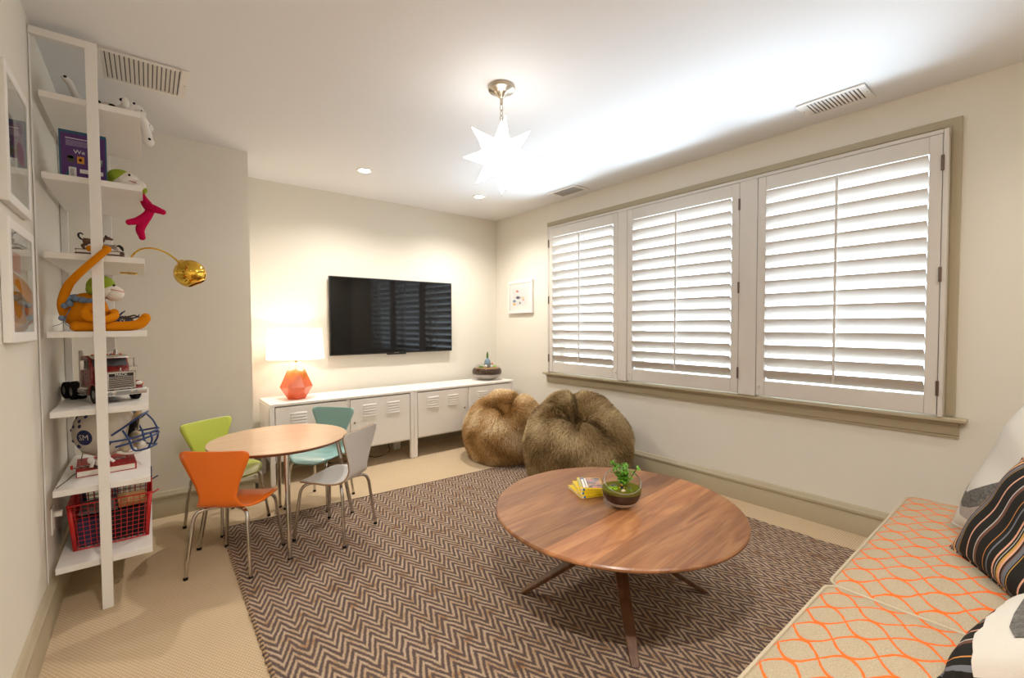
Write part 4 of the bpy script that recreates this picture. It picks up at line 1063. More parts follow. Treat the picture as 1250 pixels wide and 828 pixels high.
# ------------------------------------------------------------------ shelf unit
SHZ = [2.178, 1.852, 1.530, 1.203, .871, .540, .215]      # top surfaces, top to bottom
SX0, SX1, SY0, SY1, STH = -.325, -.009, 2.62, 3.29, .026
PX = -.164
def shelf_unit():
    t = thing('shelf_unit', 'tall white shelf unit on slim posts against the left wall', 'shelf', ((SX0 + SX1) / 2, (SY0 + SY1) / 2, 0))
    o = Vector((-(SX0 + SX1) / 2, -(SY0 + SY1) / 2, 0)); wl = M['shelfwhite']
    def B(name, a, b, bev=.0015):
        a, b = Vector(a) + o, Vector(b) + o; return G().box(*a, *b).obj(name, wl, t, bevel=bev)
    pw = .0185
    for y in (SY0 - .030, SY1 + .002):
        B('post', (PX - pw, y, .001), (PX + pw, y + .028, 2.41)); B('wall_post', (XL + .0015, y, .17), (XL + (.03 if y > 3 else .005), y + .028, 2.378))
        B('top_bar', (XL + .0015, y, 2.38), (PX - pw, y + .028, 2.41))
    for z in SHZ: B('shelf_board', (SX0, SY0, z - STH), (SX1, SY1, z))
shelf_unit()
PLUSH = lambda n, c, v=.12: mat(n, c, .95, spec=.1, bump=.5, bscale=260, var=v, vscale=60)

# spotted plush dog lying on the top shelf
def plush_dog():
    t = thing('plush_dog', 'white plush dog with black spots lying on the top shelf', 'soft toy', (-.1, 2.8, SHZ[0]))
    w_, k = PLUSH('plush_white', '#ece8e2'), PLUSH('plush_black', '#1b1a1c')
    g = G(); g.ball((-.02, .05, .045), (.105, .055, .045), 18, 10); g.ball((.062, -.025, .052), (.05, .042, .04), 16, 10); g.ball((.088, -.05, .040), (.026, .024, .02), 12, 8)
    b = g.obj('body', w_, t, smooth=180)
    for p, s in (((.095, -.066, .047), (.006, .006, .005)), ((.07, -.058, .078), (.005, .005, .006))): G().ball(p, s, 8, 6).obj('button', k, b)
    for pts in ([(.05, .03, .03), (.1, .0, .02), (.110, -.02, .0), (.116, -.035, -.012)], [(.03, -.02, .02), (.09, -.06, .02), (.113, -.055, -.045), (.118, -.055, -.083)]):
        q = spline(pts, 5); l = G().tube(q, lerp_list([.02, .02, .018, .019], len(q)), 10).obj('front_leg', w_, t, smooth=60)
        e = q[-1]; G().ball(e, (.023, .021, .022), 12, 8).obj('paw', w_, l, smooth=180)
        G().ball(e + Vector((.004, -.019, .006)), (.006, .004, .006), 8, 6).obj('pad', k, l)
    q = spline([(-.11, .03, .05), (-.13, -.02, .07), (-.145, -.05, .105), (-.165, -.06, .125)], 5); tl = G().tube(q, lerp_list([.016, .014, .013, .010], len(q)), 10).obj('tail', w_, t, smooth=60)
    for i in (3, 8, 13): G().ball(q[i] + Vector((.0, -.009, .003)), (.007, .005, .006), 8, 5).obj('spot', k, tl)
    for p in ((-.06, .0, .07), (-.01, .0, .065), (.03, -.03, .092), (-.09, .02, .06)): G().ball(p, (.014, .012, .008), 8, 5).obj('spot', k, b)
    for s in (-1, 1): G().ball((.05 + .01 * s, -.03 + .035 * s, .07), (.014, .009, .026), 10, 6).obj('ear', w_, b)
plush_dog()

# tall purple book on the second shelf, back cover towards the room
def purple_book():
    z = SHZ[1]
    t = thing('hardcover_book', 'tall purple book standing back cover out on the second shelf', 'book', (-.205, 2.705, z + .0005), math.radians(0))
    w_, h, d = .150, .212, .030
    pu, te = mat('purple_cover', '#4b2168', .3), mat('teal_cover', '#10506a', .3)
    g = G().box(-w_ / 2, 0, 0, w_ / 2, .0025, h).box(-w_ / 2, d - .0025, 0, w_ / 2, d, h).box(-w_ / 2, 0, 0, -w_ / 2 + .0025, d, h)
    g.obj('cover', te, t, bevel=.0006); G().box(-w_ / 2 + .003, .003, .003, w_ / 2 - .004, d - .003, h - .003).obj('pages', M['paper'], t, smooth=0)
    G().box(-w_ / 2 + .006, -.0004, 0.001, w_ / 2 - .004, .0002, h - .012).obj('back_panel', pu, t, smooth=0)
    Wt = mat('cover_white', '#dcd7d6', .5)
    def P(u0, v0, u1, v1, m, nm): return G().box(-w_ / 2 + u0 * w_, -.0008, v0 * h, -w_ / 2 + u1 * w_, -.0004, v1 * h).obj(nm, m, t, smooth=0)
    lg = G()
    for k in range(7):
        a = .14; b = .82 - (.22 if k == 6 else 0) - .01 * (k % 3)
        lg.box(-w_ / 2 + a * w_, -.0007, (.80 - k * .017) * h, -w_ / 2 + b * w_, -.0004, (.807 - k * .017) * h)
    lg.obj('blurb_lines', mat('cover_grey', '#9d8ea8', .5), t, smooth=0)
    hg = G()
    for k in range(16): hg.box(-w_ / 2 + (.14 + k * .041) * w_, -.0007, .835 * h, -w_ / 2 + (.14 + k * .041 + .03) * w_, -.0004, .855 * h)
    hg.obj('heading', Wt, t, smooth=0)
    tg = G(); text_g('We', .024, Matrix.Translation((-.012, -.0008, .585 * h)) @ Matrix.Rotation(PI / 2, 4, 'X'), tg); tg.obj('title_lettering', Wt, t, smooth=0)
    a = P(.17, .36, .31, .50, mat('cover_photo_1', '#3f3a2c', .4), 'photo'); P(.19, .44, .29, .49, mat('cover_photo_b', '#4d8fbf', .4), 'photo')
    P(.37, .36, .52, .50, mat('cover_photo_2', '#d08a24', .4), 'photo'); P(.41, .40, .47, .46, mat('cover_photo_2b', '#5a3414', .4), 'photo')
    P(.77, .36, .91, .50, mat('cover_photo_3', '#9aa39c', .4), 'photo'); P(.77, .36, .91, .42, mat('cover_photo_3b', '#3d4a3a', .4), 'photo')
    P(.19, .05, .35, .27, Wt, 'barcode_label')
    bg_ = G()
    for k in range(8): bg_.box(-w_ / 2 + .22 * w_, -.0011, (.085 + k * .02) * h, -w_ / 2 + .30 * w_, -.0008, (.093 + k * .02) * h)
    bg_.obj('barcode', mat('barcode_grey', '#5b5a5f', .5), t, smooth=0)
    P(.42, .17, .92, .25, Wt, 'caption_box'); P(.08, .01, .20, .09, Wt, 'publisher_mark'); P(.50, .02, .53, .06, Wt, 'publisher_mark'); P(.80, .02, .86, .09, Wt, 'publisher_mark')
purple_book()

# magenta monkey lying on the second shelf, legs dangling over the edge
def magenta_toy():
    z = SHZ[1]
    t = thing('plush_monkey', 'magenta plush monkey with green cap dangling its legs off the second shelf', 'soft toy', (-.07, 2.78, z))
    mg, gr, wh = PLUSH('plush_magenta', '#c4124c'), PLUSH('plush_green', '#9db23a'), PLUSH('plush_cream', '#e9e2d8')
    G().ball((-.01, .12, .045), (.05, .08, .043), 16, 10).obj('body', mg, t, smooth=180)
    hd = G().ball((.0, .0, .050), (.055, .045, .042), 18, 12).obj('head', wh, t, smooth=180)
    G().ball((-.018, .006, .060), (.050, .048, .040), 18, 12).obj('cap', gr, hd, smooth=180)
    G().ball((.042, -.004, .036), (.034, .036, .028), 16, 10).obj('muzzle', wh, hd, smooth=180)
    G().ball((.066, .01, .022), (.014, .03, .016), 12, 8).obj('cap_flap', gr, hd, smooth=180)
    G().ball((.016, -.043, .070), (.005, .004, .006), 8, 6).obj('eye', M['black'], hd)
    G().tube(spline([(.01, -.041, .045), (.035, -.040, .040), (.065, -.024, .032)], 5), .0018, 6).obj('mouth', mat('thread_red', '#b8342c', .8), hd)
    G().tube(spline([(.0, -.042, .012), (.03, -.045, .010), (.06, -.03, .007)], 4), .006, 6).obj('collar', mat('orange_trim', '#d9692e', .8), t)
    for pts in ([(.0, .12, .03), (.045, .10, .018), (.073, .05, -.03), (.085, .02, -.075), (.050, -.01, -.125), (.010, -.03, -.145)],
                [(.0, .15, .03), (.045, .12, .018), (.072, .06, -.02), (.088, .02, -.07), (.05, .0, -.16), (.055, .0, -.205)],
                [(.02, .09, .03), (.05, .07, .02), (.074, .03, -.045), (.095, .0, -.06), (.135, -.01, -.075)]):
        q = spline(pts, 6); l = G().tube(q, lerp_list([.017, .017, .016, .018, .019, .013], len(q)), 10).obj('limb', mg, t, smooth=60)
        G().ball(q[-1], .0135, 10, 6).obj('limb_tip', mg, l, smooth=180)
magenta_toy()

# two thin books lying on the third shelf with animal figurines on top
wood_cov = mat('brown_board_cover', '#5d3b2c', .5)
for i, (z, lb) in enumerate(((0, 'lower thin brown book lying on the third shelf'), (.0185, 'upper thin brown book lying under the figurines'))):
    t = thing('thin_book', lb, 'book', (-.168, 2.80, SHZ[2] + .0005 + z), .03 * i, group='thin books on the third shelf')
    g = G().box(-.078, -.06, 0, .078, .06, .003).box(-.078, -.06, .015, .078, .06, .018).tube([(.078, -.06, .009), (.078, .06, .009)], .009, 8)
    g.obj('cover', wood_cov, t); G().box(-.074, -.058, .003, .077, .058, .015).obj('pages', M['paper'], t, smooth=0)
zb = SHZ[2] + .0385
def animal(name, label, cat, loc, rz, s, body_m, dark_m, belly_m, kind):
    t = thing(name, label, cat, loc, rz, group='animal figurines on the third shelf')
    g = G()
    rows = []
    for (x, z, ry, rzz) in ((-.040, .046, .006, .008), (-.036, .047, .011, .014), (-.02, .045, .012, .015), (.0, .044, .0115, .014), (.02, .045, .013, .017), (.034, .049, .011, .015), (.044, .057, .008, .011), (.050, .065, .007, .009)):
        rows.append([(x * s, ry * s * math.cos(a), (z + rzz * math.sin(a)) * s) for a in np.linspace(0, 2 * PI, 13)[:-1]])
    g.surf(rows, cv=True); g.add(rows[0], [tuple(range(12))]); g.add(rows[-1], [tuple(range(12))])
    g.ball((.058 * s, 0, .070 * s), (.015 * s, .009 * s, .0095 * s), 10, 8); g.ball((.073 * s, 0, .066 * s), (.010 * s, .006 * s, .006 * s), 8, 6)
    g.obj('body', body_m, t, smooth=180)
    for sx, x in ((1, .032), (-1, -.032)):
        for sy in (-1, 1):
            d = .004 * sy
            if sx > 0: pts = [(x, sy * .008, .045), (x + d, sy * .008, .022), (x + d - .001, sy * .008, .006), (x + d + .004, sy * .008, .003)]
            else: pts = [(x, sy * .008, .045), (x + .004 + d, sy * .009, .030), (x - .007 + d, sy * .008, .020), (x - .001 + d, sy * .008, .004), (x + .004 + d, sy * .008, .003)]
            q = spline([tuple(c * s for c in p) for p in pts], 4); G().tube(q, lerp_list([.0085 * s, .005 * s, .0032 * s, .0034 * s], len(q)), 8).obj('leg', belly_m if sx < 0 else body_m, t, smooth=60)
    for sy in (-1, 1): G().ball((.052 * s, sy * .008 * s, .078 * s), (.005 * s, .003 * s, .008 * s), 8, 5).obj('ear', dark_m, t)
    if kind == 'dog': q = spline([tuple(c * s for c in p) for p in ((-.040, 0, .05), (-.052, 0, .062), (-.054, 0, .078), (-.044, 0, .084), (-.036, 0, .076))], 5); G().tube(q, lerp_list([.004 * s, .0045 * s, .004 * s, .003 * s], len(q)), 8).obj('tail', dark_m, t, smooth=60)
    else: q = spline([tuple(c * s for c in p) for p in ((-.040, 0, .05), (-.055, 0, .052), (-.070, 0, .036), (-.078, 0, .014))], 5); G().tube(q, lerp_list([.004 * s, .009 * s, .011 * s, .004 * s], len(q)), 8).obj('tail', dark_m, t, smooth=60)
    return t
br, blk = mat('fur_brown', '#6f4c33', .7, var=.4, vscale=60), mat('fur_black', '#1d1a18', .7)
pie = mat('fur_piebald', '#cfc4b8', .7, var=.55, vscale=45)
animal('dog_figurine', 'small brown dog figurine with a curled black tail on the third shelf', 'figurine', (-.188, 2.775, zb), 0.1, .85, br, blk, br, 'dog')
animal('horse_figurine', 'small white and brown pony figurine with a black tail on the third shelf', 'figurine', (-.132, 2.82, zb), PI - .3, .62, pie, blk, pie, 'horse')

# brass ball reading lamp fixed through the third shelf
def brass_lamp():
    z = SHZ[2]
    t = thing('brass_reading_lamp', 'brass lamp with a round ball shade on a curved arm', 'lamp', (-.075, 3.1, z))
    G().lathe([(0, .0005), (.045, .0005), (.045, .008), (.03, .014), (.008, .02), (0, .02)], 32).obj('base', M['brass'], t)
    G().lathe([(0, -STH - .008), (.036, -STH - .008), (.038, -STH - .004), (.036, -STH - .0005), (0, -STH - .0005)], 32).obj('clamp_plate', M['brass'], t)
    G().tube(bez((0, 0, .015), (.02, 0, .15), (.15, 0, .13), (.212, 0, .045), 18), .0045, 10).obj('arm', M['brass'], t)
    c = Vector((.262, 0, -.012)); ax = Vector((.45, -.1, -.9)).normalized(); R = .076
    e1 = ax.orthogonal().normalized(); e2 = ax.cross(e1); rows = []
    for i in range(17):
        th = PI - i / 16 * (PI - .62); rows.append([c + (ax * math.cos(th) + (e1 * math.cos(a) + e2 * math.sin(a)) * math.sin(th)) * R for a in np.linspace(0, 2 * PI, 37)[:-1]])
    sh = G().surf(rows, cv=True).obj('ball_shade', M['brass'], t, smooth=180, solid=.002)
    G().tube([(.208, 0, .05), (.225, 0, .045), c - ax * R * .98], [.008, .011, .013], 12).obj('socket_cap', M['brass'], sh)
    G().ball(c + ax * .02, (.026, .026, .03), 12, 8).obj('bulb', mat('frosted_bulb', '#f3efe6', .3), sh)
brass_lamp()

# orange plush monkey on the fourth shelf
def orange_monkey():
    z = SHZ[3]
    t = thing('plush_monkey', 'orange plush monkey with green cap and long tail on the fourth shelf', 'soft toy', (-.21, 2.70, z))
    og, gr, wh, bl = PLUSH('plush_orange', '#e08a12'), PLUSH('plush_green_cap', '#9aad3c'), PLUSH('plush_face', '#ebe3d9'), PLUSH('yarn_blue', '#7d93ab', .3)
    G().ball((.0, .015, .084), (.072, .060, .086), 22, 14, Matrix.Rotation(.15, 3, 'Y')).obj('body', og, t, smooth=180)
    hd = G().ball((.060, -.004, .186), (.042, .042, .042), 18, 12).obj('head', wh, t, smooth=180)
    G().ball((.049, -.002, .200), (.050, .048, .046), 20, 12, Matrix.Rotation(-.35, 3, 'Y')).obj('cap', gr, hd, smooth=180)
    G().ball((.022, .0, .184), (.024, .05, .026), 14, 8).obj('cap_brim', gr, hd, smooth=180)
    G().ball((.092, -.006, .168), (.036, .036, .034), 18, 12).obj('muzzle', wh, hd, smooth=180)
    G().ball((.094, -.036, .203), (.005, .005, .0055), 8, 6).obj('eye', M['black'], hd)
    G().tube(spline([(.072, -.034, .188), (.092, -.042, .182), (.115, -.035, .178), (.128, -.010, .174)], 5), .0016, 6).obj('mouth', mat('thread_red2', '#c2453c', .8), hd)
    # legs stretched forward, upturned feet
    for y in (-.045, .03):
        q = spline([(-.03, y, .022), (.05, y, .021), (.13, y + .005, .022), (.175, y + .01, .03), (.197, y + .012, .055), (.20, y + .012, .062)], 6)
        l = G().tube(q, lerp_list([.022, .021, .021, .022, .0205, .018], len(q)), 12).obj('leg', og, t, smooth=60)
        G().ball(q[-1], .0185, 12, 8).obj('foot', og, l, smooth=180); G().ball(q[0], .0225, 12, 8).obj('hip_joint', og, l, smooth=180)
    q = spline([(.02, -.045, .115), (.0, -.066, .08), (.02, -.075, .058), (.065, -.07, .052), (.088, -.05, .062), (.092, -.035, .07)], 6)
    l = G().tube(q, lerp_list([.017, .018, .018, .017, .017], len(q)), 12).obj('arm', og, t, smooth=60); G().ball(q[-1], .0175, 12, 8).obj('hand', og, l, smooth=180); G().ball(q[0], .018, 12, 8).obj('shoulder_joint', og, l, smooth=180)
    q = spline([(.03, .05, .115), (.06, .055, .085), (.08, .02, .075), (.092, -.01, .085)], 6)
    G().tube(q, lerp_list([.017, .018, .017, .016], len(q)), 12).obj('arm', og, t, smooth=60)
    # tail climbs in front of the post and hooks over the shelf above
    q = spline([(-.045, .03, .04), (-.066, .0, .065), (-.072, -.03, .12), (-.052, -.06, .185), (-.026, -.10, .222), (.02, -.135, .275), (.066, -.146, .328), (.082, -.135, .348), (.06, -.075, .359), (.02, -.045, .357)], 6)
    tl = G().tube(q, lerp_list([.017, .017, .0165, .016, .015, .014, .0135, .013, .012, .012], len(q)), 12).obj('tail', og, t, smooth=60)
    G().ball(q[-1], .0135, 10, 6).obj('tail_tip', og, tl, smooth=180)
    # blue yarn scarf with pompoms down the back
    sc = G()
    for k in range(9): a = PI * (.55 + .14 * k); sc.ball((.012 + .055 * math.cos(a), .0 + .05 * math.sin(a), .158 - .004 * k), (.017, .015, .013), 10, 6)
    s_ = sc.obj('scarf', bl, t, smooth=180)
    for p, r in (((-.056, -.034, .140), .016), ((-.048, -.050, .118), .013), ((-.064, -.045, .108), .012), ((-.072, -.05, .056), .012)): G().ball(p, r, 10, 6).obj('pompom', bl, s_, smooth=180)
    G().tube(spline([(-.045, -.045, .10), (-.055, -.053, .075), (-.062, -.05, .05), (-.06, -.055, .03), (-.04, -.06, .018)], 4), .0018, 5).obj('yarn', bl, s_)
    G().tube(spline([(-.062, -.05, .045), (-.08, -.055, .03), (-.10, -.06, .022)], 4), .0012, 5).obj('yarn', bl, s_)
orange_monkey()

# heap of beaded necklaces and twigs behind the monkey's feet
def beads():
    t = thing('bead_heap', 'small tangled heap of dark beads and twigs behind the orange monkey', 'beads', (-.098, 2.87, SHZ[3]))
    rng = random.Random(4); cs = [mat('bead_' + str(i), c, .4) for i, c in enumerate(('#3c2a1e', '#6d4a2a', '#2f3c63', '#a98a5a', '#4a5f86'))]
    gs = [G() for _ in cs]
    for s in range(9):
        ph = rng.random() * 6; q_ = 1 - .07 * s; a, b = rng.uniform(.045, .07) * q_, rng.uniform(.03, .05) * q_; h = .008 + .052 * s / 8
        for k in range(30):
            u = 2 * PI * k / 30; x = a * math.cos(u) + .01 * math.sin(3 * u + ph); y = b * math.sin(u); z = h + .008 * math.sin(2 * u + ph)
            gs[(s + k // 3) % 5].ball((x, y, max(z, .0055)), .005, 6, 4)
    for g, m in zip(gs, cs): o = g.obj('bead_strand', m, t); o['kind'] = 'stuff'
    for pts in ([(-.03, -.02, .05), (.0, -.03, .085), (.012, -.03, .095)], [(.0, .0, .06), (.045, -.01, .075), (.095, -.02, .05)], [(.02, -.02, .055), (.06, .0, .068), (.062, .01, .08)]):
        G().tube(pts, [.005, .004, .002], 6).obj('twig', cs[0] if pts[0][0] == 0 else cs[2], t)
beads()

# ------------------------------------------------------------------ red toy truck on the fifth shelf
def truck():
    z = SHZ[4]
    ang = math.atan2(-.925, .38)          # local +X = forwards
    c = Vector((-.186, 2.975, 0))
    t = thing('toy_truck', 'dark red toy truck cab with chrome grille on the fifth shelf', 'toy truck', (c.x, c.y, z), ang); t.scale = (1.06, 1.06, 1.04)
    rd = mat('truck_red', '#86201c', .25, coat=.4); cr = mat('toy_chrome', '#d6d3ce', .22, .85); bk = M['rubber']; gl = mat('truck_window', '#3a3c40', .12)
    gy = mat('truck_grey', '#8b8b88', .5); orange = mat('marker_orange', '#dd6a2a', .4)
    w2 = .080
    # chassis
    ch = G()
    for s in (-1, 1): ch.box(-.185, s * .03 - .007, .05, .19, s * .03 + .007, .068)
    ch.box(-.18, -.035, .054, -.165, .035, .064).box(-.06, -.035, .054, -.045, .035, .064); ch.obj('chassis', M['black'], t, bevel=.001)
    G().lathe([(.032, .069), (.034, .072), (.032, .079), (0, .079)], 20, (-.115, 0, 0)).obj('fifth_wheel', M['black'], t)
    # wheels: front singles, rear duals
    def wheel(x, y, wd, r=.038):
        mx = Matrix.Translation((x, y, r)) @ Matrix.Rotation(PI / 2, 4, 'X')
        h = wd / 2
        o = G().lathe([(r * .55, -h), (r * .86, -h), (r * .97, -h * .75), (r, -h * .4), (r, h * .4), (r * .97, h * .75), (r * .86, h), (r * .55, h)], 28, mx=mx, caps=False).obj('wheel', bk, t, smooth=50)
        G().lathe([(0, -h * .4), (r * .3, -h * .55), (r * .45, -h * .3), (r * .56, -h * .8), (r * .56, h * .8), (r * .45, h * .3), (r * .3, h * .55), (0, h * .4)], 20, mx=mx, caps=False).obj('hub', gy if wd < .03 else M['black'], o, smooth=40)
        gt = G()
        for k in range(24):
            a = 2 * PI * k / 24; gt.box(-.0015, -h * .85, r - .0015, .0015, h * .85, r + .0012, Matrix.Translation((x, y, r)) @ Matrix.Rotation(a, 4, 'Y'))
        gt.obj('tread', bk, o, smooth=0)
    for s in (-1, 1): wheel(.148, s * .068, .026)
    for x in (-.075, -.155):
        for s in (-1, 1): wheel(x, s * .074, .024); wheel(x, s * .046, .024)
        G().tube([(x, -.07, .038), (x, .07, .038)], .006, 8).obj('axle', M['black'], t)
    # cab
    prof = [(-.01, .06), (-.01, .196), (.0, .206), (.066, .206), (.078, .196), (.096, .150), (.096, .06)]
    mx = Matrix(((1, 0, 0, 0), (0, 0, -1, 0), (0, 1, 0, 0), (0, 0, 0, 1)))      # (x, z, y) -> prism along y
    cab = G().prism(prof, -w2 + .010, w2 - .010, mx).obj('cab', rd, t, bevel=.005, seg=3)
    wsm = Matrix.Translation((.0885, 0, .172)) @ Matrix.Rotation(math.radians(-21.5), 4, 'Y')
    G().cbox((.0012, 0, 0), (.003, .122, .036), wsm).obj('windscreen', gl, cab, bevel=.002)
    for s in (-1, 1):
        G().box(.022, s * (w2 - .0095) - .0008, .150, .072, s * (w2 - .0095) + .0008, .190).obj('side_window', gl, cab)
        G().box(.018, s * (w2 - .0095) - .0005, .075, .020, s * (w2 - .0095) + .0005, .195).obj('door_seam', M['black'], cab)
        G().tube([(.03, s * (w2 - .008), .125), (.042, s * (w2 - .006), .125)], .002, 6).obj('door_handle', cr, cab)
        # mirror on two brackets
        mr = G().cbox((.088, s * (w2 + .016), .168), (.010, .014, .044)).obj('mirror', cr, t, bevel=.002)
        G().tube([(.082, s * (w2 - .012), .185), (.088, s * (w2 + .014), .188)], .0016, 6).tube([(.082, s * (w2 - .012), .15), (.088, s * (w2 + .014), .148)], .0016, 6).obj('bracket', cr, mr)
        # exhaust stack, tank and steps
        G().tube([(-.022, s * (w2 - .018), .055), (-.022, s * (w2 - .018), .215), (-.028, s * (w2 - .018), .226)], [.0085, .0085, .007], 12).obj('exhaust_stack', cr, t)
        G().tube([(-.018, s * (w2 - .02), .045), (.075, s * (w2 - .02), .045)], .021, 16).obj('fuel_tank', cr, t)
        G().box(.02, s * w2 - .012, .030, .075, s * w2 + .004, .034).box(.02, s * w2 - .012, .052, .075, s * w2 + .004, .056).obj('step', cr, t, bevel=.001)
        # front fender
        pts = [(.148 + .05 * math.cos(a), .036 + .052 * math.sin(a)) for a in np.linspace(-.05, PI + .05, 13)]
        inn = [(.148 + .043 * math.cos(a), .036 + .044 * math.sin(a)) for a in np.linspace(PI + .05, -.05, 13)]
        y0, y1 = sorted((s * .048, s * (w2 + .002))); G().prism(pts + inn, -y1, -y0, mx).obj('fender', rd, t, bevel=.002)
        G().ball((.195, s * .066, .078), (.008, .013, .009), 12, 8).obj('headlight', mat('headlight', '#e8e6df', .15), t)
        G().ball((.190, s * .080, .074), (.006, .005, .006), 8, 6).obj('marker_light', orange, t)
    # bonnet tapering to the grille
    rows = []
    for x, hw, zt in ((.092, .062, .158), (.13, .058, .152), (.17, .052, .142), (.196, .049, .132)):
        rows.append([(x, -hw, .062), (x, -hw, zt - .02), (x, -hw + .014, zt - .004), (x, 0, zt), (x, hw - .014, zt - .004), (x, hw, zt - .02), (x, hw, .062)])
    g = G().surf(rows, cv=True); g.add(rows[-1], [tuple(range(7))]); g.add(rows[0], [tuple(range(7))]); hood = g.obj('bonnet', rd, t, smooth=30, bevel=.002)
    gr = G()
    for a in ((-.052, -.044, .060, .136), (.044, .052, .060, .136)): gr.box(.194, a[0], a[2], .203, a[1], a[3])
    gr.box(.194, -.052, .128, .203, .052, .136).box(.194, -.052, .058, .203, .052, .064); go = gr.obj('grille_frame', cr, t, bevel=.002)
    G().box(.195, -.044, .064, .1975, .044, .128).obj('grille_back', M['black'], go)
    for k in range(8): G().box(.1975, -.044, .068 + k * .0062 , .200, .044, .0705 + k * .0062).obj('grille_bar', cr, go)
    tg = G(); text_g('MACK', .016, Matrix.Translation((.2005, 0, .1215)) @ Matrix.Rotation(PI / 2, 4, 'Z') @ Matrix.Rotation(PI / 2, 4, 'X') , tg); tg.obj('lettering', mat('badge_white', '#eeece6', .4), go, smooth=0)
    G().tube([(.19, 0, .134), (.192, 0, .146), (.197, 0, .151)], [.004, .003, .002], 8).obj('bonnet_ornament', cr, t)
    bp = G().prism([(.196, .028), (.196, .056), (.216, .056), (.218, .050), (.216, .030)], -.088, .088, mx).obj('bumper', cr, t, bevel=.003)
    for s in (-1, 1): G().tube([(.216, s * .045, .042), (.2195, s * .045, .042)], .008, 14).obj('fog_light', gy, bp)
    G().box(.2172, -.026, .034, .2185, .026, .050).obj('number_plate', gy, bp)
    # visor and roof lamps
    G().prism([(.070, .202), (.070, .207), (.104, .199), (.106, .193)], -.066, .066, mx).obj('sun_visor', cr, t, bevel=.001)
    for k in range(5): G().ball((.06, -.05 + k * .025, .209), (.008, .006, .004), 10, 6).obj('roof_lamp', orange, t)
    for s in (-1, 1): G().lathe([(.004, 0), (.006, .005), (.009, .018)], 10, mx=Matrix.Translation((.03, s * .02, .212)) @ Matrix.Rotation(PI / 2, 4, 'Y')).obj('air_horn', cr, t)
truck()

# ------------------------------------------------------------------ red book, helmet, small toys on the sixth shelf
def red_book():
    z = SHZ[5]
    t = thing('hardcover_book', 'thick red hardcover book lying flat under the helmet', 'book', (-.175, 2.93, z + .0005), math.radians(4))
    rc = mat('red_cloth', '#b3262a', .5, bump=.2, bscale=300); gd = mat('gold_foil', '#a8673c', .35, .5)
    g = G().box(-.105, -.135, 0, .105, .135, .0025).box(-.105, -.135, .0265, .105, .135, .029).box(.1005, -.135, 0, .105, .135, .029)
    g.obj('cover', rc, t, bevel=.0012); G().box(-.101, -.131, .0026, .1, .131, .0264).obj('pages', M['paper'], t, smooth=0)
    f = G()
    for a in ((-.095, -.125, .085, -.1235), (-.095, .1235, .085, .125), (-.095, -.125, -.0935, .125), (.0835, -.125, .085, .125)): f.box(a[0], a[1], .029, a[2], a[3], .0293)
    f.obj('gold_border', gd, t, smooth=0)
    tg = G()
    for k in range(9): tg.box(-.082 + k * .017, -.105, .029, -.082 + k * .017 + .011, -.088, .0293)
    tg.obj('title_lettering', gd, t, smooth=0)
    return t
red_book()

